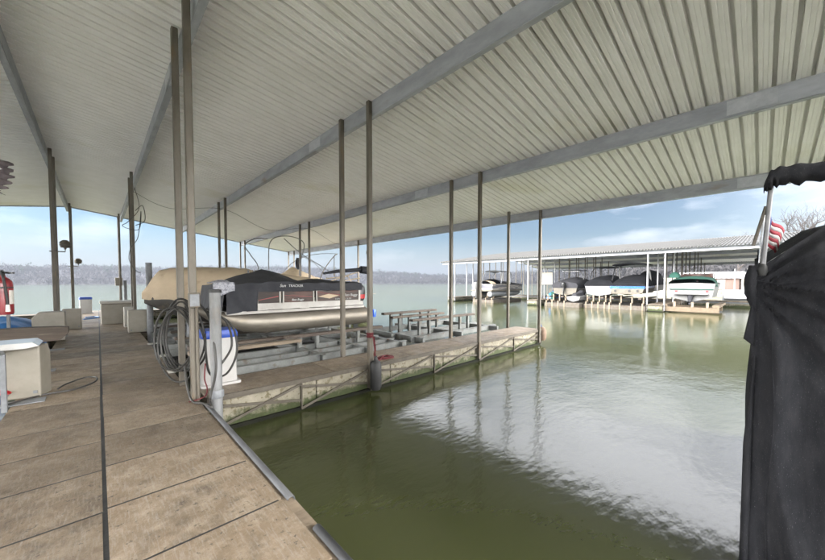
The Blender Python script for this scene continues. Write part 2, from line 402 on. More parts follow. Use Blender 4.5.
for (a, b_), lb in zip(OFY, ('far finger pier hidden past the white cruiser', 'far finger pier with two white posts beside the white cruiser', 'far finger pier with a hanging board between its posts', 'far finger pier beyond the white pontoon boat at the lake end')):
    if a > 0: finger(OX, -1, a, b_, lb)

# ------------------------------------------------------------------ things on the near dock
# mooring pile
t = thing('mooring_pile', 'galvanised pipe pile with black cap at the near walkway corner', 'pile', (1.15, 5.12, WATER))
MB().lathe([(.069,-1.2),(.069,1.47)], (1.15,5.12,0), 24).build('pipe', pm('pile_zinc', (.22,.225,.23), (.11,.11,.105), 3.5, .6, .1, .05, 40, (1,1,.4), spots=((.16,.14,.12), 5, .56, .7)), t, smooth=40)
MB().lathe([(.078,1.47),(.080,1.485),(.078,1.51),(.045,1.517)], (1.15,5.12,0), 24).build('cap', RUBBER, t, smooth=40)
MB().lathe([(.077,-.02),(.088,0),(.088,.07),(.077,.09)], (1.15,5.12,.05), 24).build('collar', GALV, t, smooth=40)
t = thing('mooring_pile', 'grey pipe pile beside the beige block at the tan boat bow', 'pile', (1.2, 13.6, WATER))
MB().lathe([(.085,-1.2),(.085,2.25)], (1.2,13.6,0), 18).build('pipe', GALV, t, smooth=40)

def bin_(label, loc, rz=0):
    t = thing('storage_bin', label, 'bin', loc, rz, 'white bins with blue lids')
    def ring(w, d, z): 
        r = .05; pts = []
        for cx, cy, a0 in ((w/2-r,d/2-r,0),(-w/2+r,d/2-r,90),(-w/2+r,-d/2+r,180),(w/2-r,-d/2+r,270)):
            for k in range(4): 
                a = R(a0+k*30); pts.append((cx+r*math.cos(a), cy+r*math.sin(a), z))
        return pts
    MB().loft([ring(.56,.52,0),ring(.56,.52,.035),ring(.47,.43,.04),ring(.46,.42,.3),ring(.475,.435,.74)]).build('body', GELW, t, smooth=35, local=True)
    MB().loft([ring(.49,.45,.74),ring(.50,.46,.75),ring(.50,.46,.80),ring(.46,.42,.86),ring(.3,.28,.865)]).build('lid', BLUEP, t, smooth=35, local=True)
    MB().box(-.08,.08,-.245,-.23,.77,.80).build('latch', BLUEP, t, local=True)
    return t
bn = bin_('white bin with blue lid on the near finger pier behind the pipe pile', (1.37, 6.0, .004))
dup(bn, (-.5, 24.4, .004), .1, 'white bin with blue lid far down at the lake end of the walkway')

def dock_block(label, loc, rz, w, d, h, mat, notch=True):
    t = thing('dock_bumper_block', label, 'block', loc, rz, 'pale plastic blocks along the walkway edges')
    m = MB(); 
    prof = [(-d/2,0),(d/2,0),(d/2,h*.86),(d/2-.05,h*.86+.03),(d/2-.05,h),(-d/2,h)] if notch else [(-d/2,0),(d/2,0),(d/2,h*.8),(d/2-.12,h),(-d/2,h)]
    m.loft([[(x, y, z) for y, z in prof] for x in (-w/2, w/2)])
    o = m.build('body', mat, t, bevel=.018, local=True)
    b = MB()
    for x in (-w*.36, w*.36):
        b.box(x-.02, x+.02, -d/2-.008, -d/2, .06, .10)
    b.build('bolt', GALV, t, local=True)
    return t
dock_block('large pale block under the white plank at the left walkway edge', (-.76, 7.14, .004), R(-14), .38, .34, .72, BEIGE)
dock_block('beige block with a sloped corner on the left edge behind the dark board', (-1.0, 13.6, .004), R(90), .5, .62, .80, BEIGE, False)
dock_block('beige block at the foot of the far left posts', (-.68, 16.6, .004), 0, .46, .4, .70, BEIGE)
dock_block('beige block beside the grey pile at the tan boat bow', (.92, 14.1, .004), 0, .5, .4, .72, BEIGE)
dock_block('small beige block tucked between storage box and right hand posts', (.80, 15.9, .004), 0, .3, .4, .72, PLASTW)
t = thing('dock_box', 'big beige storage box with a lid on the right side of the far walkway', 'storage box', (.52, 17.6, .004))
MB().box(.05,1.02,17.25,17.95,.004,.80).build('body', BEIGE, t, bevel=.04)
MB().box(.02,1.05,17.22,17.98,.805,.90).build('lid', PLASTW, t, bevel=.03)

# white plank bench on the block
t = thing('plank_bench', 'white painted plank reaching over the block with a thin grey metal leg', 'bench', (-.85, 6.5, 0))
m = MB(); m.loft([[(x, 6.75, z) for x, z in ((-2.2,.72),(-.72,.72),(-.60,.745),(-.66,.80),(-2.2,.80))], [(x, 7.28, z) for x, z in ((-2.2,.72),(-.72,.72),(-.60,.745),(-.66,.80),(-2.2,.80))]])
m.build('plank', GELW, t, bevel=.006)
MB().box(-.90,-.85,6.38,6.43,0,.72).build('leg', GALV, t, bevel=.006)
MB().bar((-.88,6.43,.69),(-1.0,7.2,.69),.05,.05).build('rail', GALV, t)

# dark board, blue tarp, left slip boat
t = thing('cradle_board', 'long dark wooden board with cut end lying along the left slip', 'board', (-1.5, 10.5, .3))
m = MB(); m.loft([[(x, y, z) for y, z in ((10.55,z0),(10.85,z0),(10.85,z1),(10.55,z1))] for x, z0, z1 in ((-6.5,.28,.62),(-1.15,.30,.66),(-.62,.36,.64),(-.50,.50,.62))])
m.build('board', WOODD, t, bevel=.01)
MB().box(-6.5,-1.2,10.88,11.0,.45,.63).build('cleat_strip', ALUW, t)
mb = MB(); mb.box(-1.45,-1.3,10.6,10.8,-.5,.28); mb.build('leg', GALV, t)
t = thing('tarped_skiff', 'low boat under a crumpled blue tarp in the left slip', 'boat', (-3, 14, WATER))
def tarp(u, v):
    x = -6.5+5.5*u; y = 12.6+2.4*v
    k = math.sin(math.pi*min(.999,v))**.5*min(1,u*5,(1.02-u)*7)**.6
    z = .05+.62*k + .13*nz(x*1.6, y*1.6) + .07*abs(nz(x*5, y*3, 4)); return (x, y, z)
MB().grid(tarp, 70, 34).build('tarp', TARP, t, smooth=60)
MB().box(-6.4,-1.1,12.65,14.95,-.7,.06).build('hull', GELD, t, bevel=.1)
# bow tip of a grey covered boat at the frame edge
t = thing('jon_boat', 'grey bow tip of a small boat poking in above the blue tarp', 'boat', (-2.2, 11.8, WATER))
rings = []
for k in range(9):
    u = k/8; x = -5.2+3.66*u; wdt = .75*(1-u**3)+.02; zt = 1.0+.28*u*u
    rings.append([(x, 11.9-wdt, zt), (x, 11.9-wdt*.8, zt-.4+.28*u**3), (x, 11.9, zt-.52+.45*u**3), (x, 11.9+wdt*.8, zt-.4+.28*u**3), (x, 11.9+wdt, zt), (x, 11.9, zt+.03)])
MB().loft(rings).build('hull', ALU, t, smooth=40)
mb = MB(); mb.tube([(-1.5,11.8,-.5),(-1.5,11.8,.95)], .03, 8); mb.build('winch_post', GALV, t, smooth=40)

# fire extinguisher
t = thing('fire_extinguisher', 'red fire extinguisher with black hose hanging at the left edge', 'fire extinguisher', (-.86, 6.45, 1.15))
c = (-.86, 6.45, 0)
MB().lathe([(.02,1.21),(.085,1.212),(.092,1.235),(.092,1.58),(.085,1.62),(.062,1.655),(.035,1.672),(.03,1.70)], c, 28).build('cylinder', RED, t, smooth=40)
m = MB(); m.lathe([(.028,1.70),(.03,1.74),(.02,1.75)], c, 14); m.box(c[0]-.012, c[0]+.012, c[1]-.1, c[1]+.02, 1.745, 1.76); m.bar((c[0],c[1]-.02,1.75),(c[0]-.05,c[1]-.12,1.79),.02,.012)
m.build('valve', BLACK, t, smooth=40)
m = MB(); m.tube([(c[0],c[1],1.73),(c[0]+.07,c[1]-.03,1.725)], .012, 8); m.lathe([(.026,-.01),(.026,.01)], (c[0]+.085,c[1]-.035,1.725), 12); m.build('gauge', BLACK, t, smooth=40)
m = MB(); m.tube([(c[0]+.01,c[1]-.03,1.73),(c[0]+.02,c[1]-.085,1.70),(c[0]+.035,c[1]-.105,1.6),(c[0]+.05,c[1]-.10,1.4),(c[0]+.052,c[1]-.10,1.33)], .013, 8); m.build('hose', RUBBER, t, smooth=60)
MB().tube([(c[0]+.052,c[1]-.10,1.335),(c[0]+.053,c[1]-.10,1.25)], [.017,.022], 10).build('nozzle', LABELW, t, smooth=50)
m = MB(); m.grid(lambda u, v: (c[0]+.0935*math.cos(R(-48+48*u)), c[1]+.0935*math.sin(R(-48+48*u)), 1.34+.17*v), 10, 1); m.build('label', LABELW, t, smooth=50)
MB().lathe([(.0925,1.535),(.0945,1.537),(.0945,1.552),(.0925,1.554)], c, 28).build('band', BLACK, t, smooth=50)
MB().bar((-1.04,6.25,1.69),(-.88,6.43,1.69),.012,.012).build('bracket', GALV, t)

# tattered flag at the frame edge
t = thing('tattered_flag', 'torn dark striped flag flapping under the roof at the left edge', 'flag', (-1.0, 5.9, 2.2))
MB().tube([(-1.06,5.74,2.1),(-1.0,5.77,3.05)], .014, 8).build('staff', WOODG, t, smooth=50)
FL = pm('faded_flag', (.05,.04,.045), (.085,.07,.07), 12, .9)
def fl(u, v):
    ln = .27-.05*abs(nz(v*9,1))-.03*(int(v*11)%2)-.10*max(0,.55-v)
    x = -1.0+ln*1.35*u; return (x, 5.76+.04*math.sin(u*7+v*3)-.06*u, 2.62+.36*v-.06*u*u+.012*nz(u*8,v*8))
MB().grid(fl, 14, 33).build('cloth', FL, t, smooth=60, solid=.003)
m = MB(); 
for v0 in (.46,.66): m.grid(lambda u, v: tuple(Vector(fl(.15+.62*u, v0+.07*v))+Vector((.0,-.004,0))), 8, 2)
m.build('stripe', LETTER, t, smooth=60, solid=.001)

# cable on the slabs (left) and hoses on the posts
def curve(pts, n=12):
    pts = [Vector(p) for p in pts]; out = []
    for i in range(len(pts)-1):
        p0 = pts[max(i-1,0)]; p1 = pts[i]; p2 = pts[i+1]; p3 = pts[min(i+2,len(pts)-1)]
        for k in range(n):
            u = k/n; out.append(.5*((2*p1)+(-p0+p2)*u+(2*p0-5*p1+4*p2-p3)*u*u+(-p0+3*p1-3*p2+p3)*u**3))
    return out+[pts[-1]]
m = MB(); m.tube(curve([(-.9,6.7,.022),(-.62,6.95,.022),(-.3,7.0,.022),(-.08,7.3,.022),(-.06,7.65,.022),(-.2,7.75,.022),(-.4,7.45,.022),(-.47,7.2,.022)]), .012, 6)
tag(m.build('power_cable', HOSE, smooth=60), 'dark cable looped on the slabs by the large pale block', 'cable')
m = MB(); m.tube(curve([(-.5,20.2,.03),(-.2,20.5,.03),(0.,21,.03),(-.15,21.5,.03),(-.45,21.2,.03)]), .025, 6)
tag(m.build('water_hose', TARP, smooth=60), 'blue hose lying on the slabs near the far bin', 'hose')
m = MB(); m.tube(curve([(-1.3,6.9,.1),(-1.05,6.85,.2),(-.9,6.95,.12),(-1.15,7.3,.05)]), .02, 6)
tag(m.build('water_hose', REDP, smooth=60), 'red hose end behind the grey bench leg at left', 'hose')
m = MB()
for k in range(7):
    ph = k*.9; a = .34+.045*math.sin(k*2.1); b_ = .47+.05*math.cos(k*1.7)
    ce = Vector((.93+.02*math.sin(k*3), 5.75+.04*math.sin(k*1.3), .80+.05*math.cos(k*2.3))); di = Vector((-.50-.06*math.sin(k*1.9),.86,0)).normalized(); nn = Vector((-.86,-.5,0))
    pts = []
    for q in range(49):
        t_ = 2*math.pi*q/48+ph
        pts.append(ce+di*(a*math.sin(t_)*(1-.12*math.cos(t_)))+Vector((0,0,b_*math.cos(t_)+.03*math.sin(2*t_+k)))+nn*(.035*math.sin(t_+k)+.10+.022*(k-2)))
    m.tube(pts, .0135, 6)
m.tube(curve([(.85,5.5,.45),(.84,5.3,.2),(.87,5.15,.04),(.95,5.0,.03),(1.0,4.7,.05)]), .015, 6)
m.tube(curve([(1.04,5.5,1.3),(1.1,5.2,1.1),(1.12,5.0,.5),(1.06,5.05,.1),(1.02,4.9,.04)]), .017, 6)
m.tube(curve([(1.1,5.35,1.2),(1.4,5.35,1.0),(1.46,5.3,.6),(1.3,5.25,.3),(1.1,5.3,.35),(1.06,5.3,.9)]), .016, 6)
m.tube(curve([(1.08,5.3,1.25),(1.32,5.28,1.05),(1.38,5.25,.7),(1.22,5.2,.45)]), .016, 6)
tag(m.build('hose_coil', HOSE, smooth=60), 'large coils of grey hose hung between two posts at the walkway corner', 'hose')
m = MB(); m.tube(curve([(1.04,5.22,.5),(1.02,5.18,.3),(1.05,5.19,.16),(1.03,5.2,.06),(.93,5.2,.03),(.84,5.21,.02)]), .009, 6)
tag(m.build('tie_rope', ROPE, smooth=60), 'faded red rope knotted at the foot of the corner post', 'rope')
t = thing('outlet_box', 'grey electrical outlet box with conduit on the near corner post', 'outlet box', (.93, 5.27, 1.2))
MB().box(.865,.995,5.20,5.278,1.27,1.47).build('box', POST, t, bevel=.01)
MB().box(.875,.985,5.19,5.20,1.29,1.45).build('cover', GALV, t, bevel=.005)
MB().tube([(.96,5.25,0),(.96,5.25,1.27)], .02, 8).build('conduit', POST, t, smooth=50)
m = MB(); m.box(.99,1.03,6.19,6.25,.75,1.05)
t = tag(m.build('outlet_box', GALV, bevel=.01), 'small dark outlet box on the second corner post behind the hoses', 'outlet box')
m = MB(); m.box(.70,1.02,24.9,25.1,1.45,1.9)
tag(m.build('meter_box', BEIGE, bevel=.02), 'small beige box on the outermost right hand post above the storage box', 'box')
m = MB(); m.box(1.06,1.2,24.95,25.08,0,1.75)
tag(m.build('short_post', GALV, bevel=.01), 'short grey post beside the small beige meter box', 'post')
m = MB()
m.tube(curve([(1.0,15.05,4.9),(1.1,15.0,4.2),(.8,15.0,3.7),(.65,15,3.55),(.85,15,3.45),(1.1,15,3.5),(1.15,15,4.1),(1.05,15,3.2),(.85,15,2.8),(.8,15,2.4),(.95,15,2.05),(1.1,15,1.95)]), .010, 6)
m.tube(curve([(1.0,15.05,3.6),(1.25,15.0,3.8),(1.2,15,4.3),(1.0,15,4.1)]), .012, 6)
tag(m.build('hanging_cable', HOSE, smooth=60), 'loose cables tangled round the second right hand post pair', 'cable')
m = MB(); m.tube(curve([(.95,15,4.75),(2.0,15.1,4.35),(3.8,15.2,4.6),(5.5,15.1,3.95),(7.4,15.1,4.2),(9,15.1,3.6),(10.9,15.1,3.75)]), .007, 5)
tag(m.build('hanging_cable', HOSE, smooth=60), 'thin wire sagging from beam to beam under the roof', 'cable')
# lanterns on the left posts
def lantern(label, x, y, z, s):
    t = thing('dock_lamp', label, 'lamp', (x, y, z), group='round lamps on the left posts')
    MB().lathe([(.03,-.12*s),(.03,-.08*s),(.10*s,-.07*s),(.12*s,-.02*s),(.10*s,-.01*s),(.13*s,0),(.13*s,.04*s),(.10*s,.05*s),(.13*s,.06*s),(.12*s,.10*s),(.06*s,.16*s),(.01,.17*s)], (x,y,z), 16).build('head', POST, t, smooth=30)
    m = MB(); m.tube([(x,y,z-.1*s),(x,y,z-.2*s),(x-.34*s,y,z-.2*s)], .018, 6); m.build('arm', POST, t, smooth=30)
    return t
lantern('larger round lamp on a bracket on the left post pair', -.72, 15.1, 2.78, 1.0)
lantern('small round lamp on the outermost left post', -.72, 24.7, 2.7, 1.15)

# fenders and red rope on the finger
t = thing('dock_fender', 'black cylindrical fender hanging at the middle post of the near finger pier', 'fender', (3.85, 5.12, -.45))
MB().lathe([(.02,-.48),(.085,-.46),(.11,-.40),(.11,.02),(.09,.08),(.045,.11),(.03,.16),(.03,.19)], (3.86,5.11,0), 20).build('body', RUBBER, t, smooth=40)
MB().tube([(3.86,5.11,.17),(3.84,5.17,.55)], .008, 6).build('line', ROPE, t)
t = thing('dock_fender', 'rusty brown fender on the outer corner of the near finger pier', 'fender', (11.25, 5.25, -.45))
MB().lathe([(.03,-.42),(.11,-.40),(.15,-.32),(.15,-.06),(.10,.02),(.05,.06)], (11.27,5.3,0), 20).build('body', pm('rust', (.16,.105,.07), (.09,.055,.035), 8, .8, 0, .2, 30), t, smooth=40)
MB().tube([(11.27,5.3,.05),(11.0,5.27,.3)], .01, 6).build('line', BLUEP, t)
m = MB()
for k in range(4): m.lathe([(.062,-.012+.025*k),(.072,.0+.025*k),(.062,.012+.025*k)], (3.83,5.25,.55), 14)
m.tube(curve([(3.9,5.22,.55),(3.96,5.25,.3),(3.9,5.2,.2),(4.0,5.3,.03),(4.2,5.4,.02),(4.3,5.5,.02)]), .014, 6)
for k in range(6):
    pts = [(4.42+(.19-.016*k)*math.cos(a)+.02*math.sin(k*3), 5.5+(.13-.012*k)*math.sin(a), .016+.004*k+.006*math.sin(a*3+k)) for a in [2*math.pi*q/20+k for q in range(21)]]
    m.tube(pts, .013, 6)
tag(m.build('mooring_rope', ROPE, smooth=60), 'red mooring rope tied to a post and coiled on the near finger pier', 'rope')
m = MB(); m.lathe([(.05,-.1),(.06,0),(.05,.1)], (10.99,15.3,3.3), 10); m.tube([(10.95,15.2,3.3),(11.05,15.3,3.3)], .02, 6)
tag(m.build('security_camera', GALV, smooth=40), 'small grey camera fixed high on a post behind the pontoon boat', 'camera')

# ------------------------------------------------------------------ boat lifts
def lift(label, x0, x1, y0, y1, z, longs, cross, boards, group='galvanised boat lifts'):
    t = thing('boat_lift', label, 'boat lift', ((x0+x1)/2, (y0+y1)/2, WATER), group=group)
    m = MB()
    for y in longs: 
        m.box(x0, x1, y-.03, y+.03, z-.09, z+.06); m.box(x0, x1, y-.06, y+.06, z+.0605, z+.07)
    m.build('long_beam', LIFTM, t)
    for x in cross: MB().box(x-.045, x+.045, y0, y1, z-.11, z+.056).build('cross_beam', LIFTM, t)
    for (bx0, bx1, by, bz, wdt, mat) in boards:
        m = MB(); m.box(bx0, bx1, by-wdt/2, by+wdt/2, bz-.07, bz); o = m.build('bunk_board', mat, t, bevel=.01)
        for x in (() if mat is WOODG else (bx0+.35, bx0+.8, bx1-.8, bx1-.35)):
            MB().box(x-.04, x+.04, by-.04, by+.04, z-.1, bz-.072).build('bunk_leg', LIFTM, t)
    for y in (y0+.25, y1-.35): MB().tube([(x0+.2,y,-.5),(x1-.2,y,-.5)], .22, 14).build('air_tank', RUBBER, t, smooth=40)
    return t
lift('galvanised lift with wooden bunks under the pontoon boat', 1.15, 5.9, 6.35, 10.2, .02, (6.5,7.0,7.7,9.2,10.0), (1.6,3.45,4.6,5.7), ((1.2,3.4,7.4,.30,.17,WOODG),(3.1,5.9,7.55,.38,.16,WOODD),(1.3,5.8,8.05,.30,.2,WOODD),(1.3,5.8,9.7,.30,.2,WOODD)))
lift('empty galvanised lift with dark raised bunk boards near the end of the finger pier', 6.3, 10.6, 6.4, 9.6, .02, (6.75,7.6,8.9), (6.5,8.2,10.2), ((6.85,10.0,7.3,.50,.16,WOODD),(6.95,9.5,8.35,.50,.16,WOODD),(6.75,9.3,8.55,.62,.16,WOODD)))
lift('galvanised lift under the tan covered boat', 1.2, 7.4, 11.2, 14.6, -.05, (11.5,12.2,13.4,14.3), (1.6,3.5,5.5,7.2), ((1.5,7.2,11.9,.2,.2,WOODD),(1.5,7.2,13.5,.2,.2,WOODD)))

# ------------------------------------------------------------------ lettering
def lettering(name, text, mat, parent, loc, rot, size, shear=0):
    cu = bpy.data.curves.new(name, 'FONT'); cu.body = text; cu.size = size; cu.extrude = .0015; cu.shear = shear
    o = bpy.data.objects.new('tmp', cu); C.objects.link(o)
    dg = bpy.context.evaluated_depsgraph_get(); me = bpy.data.meshes.new_from_object(o.evaluated_get(dg))
    bpy.data.objects.remove(o); me.name = name; me.materials.clear(); me.materials.append(mat)
    q = bpy.data.objects.new(name, me); C.objects.link(q); q.parent = parent
    off = Vector((0,0,0)); p = parent
    while p is not None: off += p.location; p = p.parent
    q.location = Vector(loc)-off; q.rotation_euler = rot; return q

# ------------------------------------------------------------------ pontoon boat
def outboard(parent, x, y, z, s=1, cowl=BLACK, decal=None, dirx=1):
    """outboard hung on a transom at x, leg going down; dirx = side the motor sticks out to"""
    def rr(w, d, zz, xo=0):
        pts = []
        for k in range(12):
            a = 2*math.pi*k/12; ca, sa = math.cos(a), math.sin(a)
            pts.append((x+dirx*(.22*s+xo)+d/2*math.copysign(abs(ca)**.6, ca), y+w/2*math.copysign(abs(sa)**.6, sa), zz))
        return pts
    m = MB(); m.loft([rr(.30*s,.42*s,z+.02*s), rr(.36*s,.52*s,z+.10*s), rr(.36*s,.54*s,z+.30*s,.02), rr(.33*s,.50*s,z+.46*s,.03), rr(.22*s,.36*s,z+.54*s,.02), rr(.08*s,.14*s,z+.56*s,.0)])
    o = m.build('motor_cowl', cowl, parent, smooth=50)
    if decal:
        m = MB(); m.loft([rr(.365*s,.53*s,z+.11*s,.002), rr(.368*s,.545*s,z+.24*s,.014)], caps=False); m.build('decal', decal, o, smooth=50)
    m = MB(); m.loft([rr(.14*s,.2*s,z+.02*s,-.02), rr(.12*s,.24*s,z-.3*s,-.02), rr(.06*s,.22*s,z-.62*s,-.02), rr(.03*s,.14*s,z-.85*s,-.02)])
    m.bar((x+dirx*.15*s,y,z-.36*s),(x+dirx*.42*s,y,z-.36*s),.22*s,.02)
    m.tube([(x+dirx*.08*s,y,z-.62*s),(x+dirx*.42*s,y,z-.62*s)], .05*s, 10)
    m.build('motor_leg', cowl, parent, smooth=40)
    m = MB(); m.box(min(x,x+dirx*.14*s),max(x,x+dirx*.14*s),y-.1*s,y+.1*s,z-.28*s,z+.06*s); m.build('motor_bracket', BLACK, parent)
t = thing('pontoon_boat', 'pontoon boat with black cover and silver tubes raised on the near lift', 'boat', (3.8, 9.0, .3))
for y in (8.15, 9.85):
    m = MB(); prof = [(1.75,.02,.92),(1.85,.09,.88),(2.05,.17,.80),(2.4,.23,.71),(2.8,.255,.67),(5.55,.255,.665),(5.72,.25,.665),(5.76,.2,.665),(5.77,.02,.665)]
    m.loft([[(x, y+r*math.cos(a), zc+r*math.sin(a)) for a in [2*math.pi*k/28 for k in range(28)]] for x, r, zc in prof])
    o = m.build('pontoon', ALU, t, smooth=40)
    m = MB()
    for x in (2.85,3.75,4.7): m.lathe([(.2565,-.01),(.259,0),(.2565,.01)], (0,0,0), 28)
    vs = []
    for i, (vx, vy, vz) in enumerate(m.v):
        k = i//(28*3); vs.append(((2.85,3.75,4.7)[k]+vz, y+vx, .667+vy))
    m.v = vs; m.build('weld_seam', ALU, o, smooth=40)
m = MB(); m.box(2.0,5.55,7.88,10.12,.90,.97); m.build('deck', ALUW, t, bevel=.01)
for a in (7.865, 10.12): MB().box(2.62,5.5,a,a+.02,.985,1.09).build('skirt', ALUW, t)
for x in (2.62,3.18,3.64,4.35): MB().box(x, x+.22, 7.87, 7.95, .975, .984).build('skirt_bracket', ALUW, t)
# fence: frame, dark acrylic windows
fr = MB(); 
for y in (7.9, 10.1):
    fr.box(2.6,5.4,y-.015,y+.015,1.09,1.13); fr.box(2.6,5.4,y-.015,y+.015,1.40,1.43)
    for x in (2.6,3.12,3.20,3.98,4.06,4.8,5.36): fr.box(x,x+.03,y-.017,y+.017,1.13,1.40)
fr.box(5.4,5.43,7.9,10.1,1.09,1.43); fr.build('fence_frame', ALUW, t)
for y in (10.095, 7.905):
    pn = MB(); pn.box(2.63,3.12,y-.006,y+.006,1.131,1.399); pn.box(3.23,3.98,y-.006,y+.006,1.131,1.399); pn.box(4.09,5.36,y-.006,y+.006,1.131,1.399)
    o = pn.build('fence_panel', GLASSD, t)
m = MB(); yv = 7.896
for (a, b_, c_, d_, e) in ((2.65,3.1,1.20,1.27,.03),(3.25,3.96,1.3,1.24,.02),(4.1,4.9,1.36,1.24,.025)):
    m.add([(a,yv,c_),(b_,yv,d_),(b_,yv,d_+e),(a,yv,c_+e*.4)], [(0,1,2,3)])
m.build('stripe', pm('maroon_stripe', (.20,.03,.03), (.16,.025,.025), 3, .5), o)
m = MB(); m.add([(4.12,yv,1.25),(4.45,yv,1.32),(4.75,yv,1.27),(4.45,yv,1.19)], [(0,1,2,3)]); m.build('stripe', COVT, o)
lettering('panel_lettering', 'Bass Buggy', LETTER, o, (4.88,7.89,1.24), (R(90),0,0), .10, .3)
lettering('panel_lettering', 'S U N  T R A C K E R', LETTER, o, (4.62,7.89,1.155), (R(90),0,0), .055)
lettering('panel_lettering', 'Bass Buggy', LETTER, o, (3.42,7.89,1.17), (R(90),0,0), .07, .3)
# black cover, tent-poled
def cov(u, v):
    x = 1.98+3.48*u
    bow = max(0., 1-(x-1.98)/.62)            # bow end is pulled down to the deck
    side = min(v, 1-v)
    yc = 7.86 if v < .5 else 10.14
    lowz = 1.40 if x > 2.6 else .97
    top = 1.60
    if side < .16:
        k = side/.16; z = lowz+(top-lowz)*k; y = yc+(.02*k+ .03*math.sin(x*17+k*5+1.5*math.sin(k*3))*(1-.6*k)*(1 if x<2.62 else .3))*(1 if v<.5 else -1)
        if x < 2.6: y += (.05*(1-k)*nz(x*7, k*2))
    else:
        k = (v-.16)/.68; y = 7.88+2.24*k
        pk = .34*max(0, 1-math.hypot((x-3.1)/.95, (y-9)/1.25)) + .1*max(0,1-abs(x-4.7)/.7)*math.sin(math.pi*k)
        z = top+.05*math.sin(math.pi*k)+pk-.05*(.5+.5*math.cos((x-1.98)*6.5))*math.sin(math.pi*k)*.6
    z += .012*nz(x*5, y*4)+.010*math.sin(x*14+y*3)*(1 if side >= .16 else 0)*math.exp(-((y-7.88)/.6)**2)
    if x < 2.35: z -= (.06)*((2.35-x)/.37)
    return (x, y, z)
cv = MB(); cv.grid(cov, 90, 50)
def covend(u, v):
    y = 7.88+2.24*v; a = Vector(cov(0, .16+.68*v)); return (a.x-.10*u-.04*nz(y*5,u*2)*u, y, a.z+(.98-a.z)*u)
cv.grid(covend, 10, 40)
o = cv.build('cover', COVB, t, smooth=50)
lettering('cover_lettering', 'Sun', LETTER, o, (3.12,7.862,1.505), (R(90),0,0), .10, .3)
lettering('cover_lettering', 'TRACKER', LETTER, o, (3.33,7.862,1.505), (R(90),0,0), .085, .15)
m = MB()
m.grid(lambda u, v: (1.72+.42*u, 7.83+.5*v, 1.60+.07*math.sin(math.pi*u)*math.sin(math.pi*v)+.015*nz(u*6,v*6)), 12, 12)
m.grid(lambda u, v: (1.72+.42*u, 7.84-.02*math.sin(v*3), 1.60-(.22+.05*math.sin(u*5))*v), 12, 10)
m.build('silver_bag', SILV, t, smooth=50, solid=.01)
m = MB()
for x in (2.95, 3.1): m.box(x,x+.04,9.6,9.64,1.6,1.95)
m.build('rod_holder', BLACK, t)
outboard(t, 5.5, 8.55, 1.02, .98, BLACK, REDP, 1)
m = MB(); m.tube([(4.5,8.3,1.86),(4.9,8.3,1.93),(5.7,8.3,2.0),(6.02,8.3,1.99)], [.03,.05,.06,.05], 10); m.tube([(5.72,8.3,2.0),(6.05,8.3,1.98)], [.11,.12], 12)
m.build('bimini_boot', COVB, t, smooth=50)
m = MB(); m.tube([(4.6,8.3,1.62),(5.6,8.3,1.92)], .016, 8); m.tube([(4.6,8.35,1.72),(5.3,8.35,1.8),(5.45,8.35,1.6)], .016, 8); m.tube([(4.8,8.3,1.6),(5.7,8.3,1.75)], .016,8)
m.build('bimini_frame', COVT, t, smooth=50)
m = MB(); m.grid(lambda u, v: (5.42+.22*u, 8.1+.5*v, 1.58+.07*math.sin(math.pi*u)*math.sin(math.pi*v)), 6, 6); m.build('motor_bag', SILV, t, smooth=50, solid=.01)

# ------------------------------------------------------------------ V-hull boats
def hull_rings(L, B, zk, zc, zg, n=16, flare=.85, sheer=.25, rise=.5):
    """bow at x=L, transom at 0; returns rings keel..gunwale both sides (closed across the deck)"""
    out = []
    for i in range(n+1):
        u = i/n; x = L*u
        w = B/2*(1-max(0,(u-.45)/.55)**2.4)*(1 if u < .97 else .6)+.015
        cw = w*flare*(1-.5*max(0,(u-.6)/.4)**2); 
        k = max(0,(u-.55)/.45)
        g = zg+sheer*u*u; ke = zk+(g-zk)*.9*k**2.6; ch = zc+(g-zc)*.75*k**2
        out.append([(x,-w,g),(x,-w*.98,g-.08),(x,-cw,ch),(x,0,ke),(x,cw,ch),(x,w*.98,g-.08),(x,w,g),(x,0,g+.06)])
    return out
def cover_rings(L, B, zg, prof, sheer=.25, n=70, x0=0, over=.03, drop=.12, seed=0, shoulder=.80):
    out = []
    for i in range(n+1):
        u = x0+(1-x0)*i/n; x = L*u+(.05 if i == n else (-.04 if i == 0 else 0))
        w = B/2*(1-max(0,(u-.45)/.55)**2.4)*(1 if u < .97 else .6)+.015+over
        g = zg+sheer*u*u; h = np.interp(u, [p[0] for p in prof], [p[1] for p in prof])
        wr = .02*nz(x*4, seed, 1)
        r = []
        for (a, b_) in ((-1,-drop),(-1,.0),(-.97,.25),(-shoulder-.06,.62),(-shoulder+.12,.80),(-.35,.93),(0,1),(.35,.93),(shoulder-.12,.80),(shoulder+.06,.62),(.97,.25),(1,.0),(1,-drop)):
            z = g+(b_ if b_ < 0 else b_*h)
            f = .045*nz(x*2.2+seed, a*3, b_*2)+.03*nz(x*7+seed, a*2, b_*3)+.022*math.sin(x*9+b_*3+seed)*(1-abs(b_))
            r.append((x, a*w+f*(1 if a<0 else -1)*.8, z+wr*b_+f*.6))
        out.append(r)
    return out
def hoop(pts, r, mat, name, parent, n=8):
    return MB().tube(curve(pts, 8), r, n).build(name, mat, parent, smooth=50)
def place(mb, T): mb.v = [tuple(T @ Vector(v)) for v in mb.v]; return mb
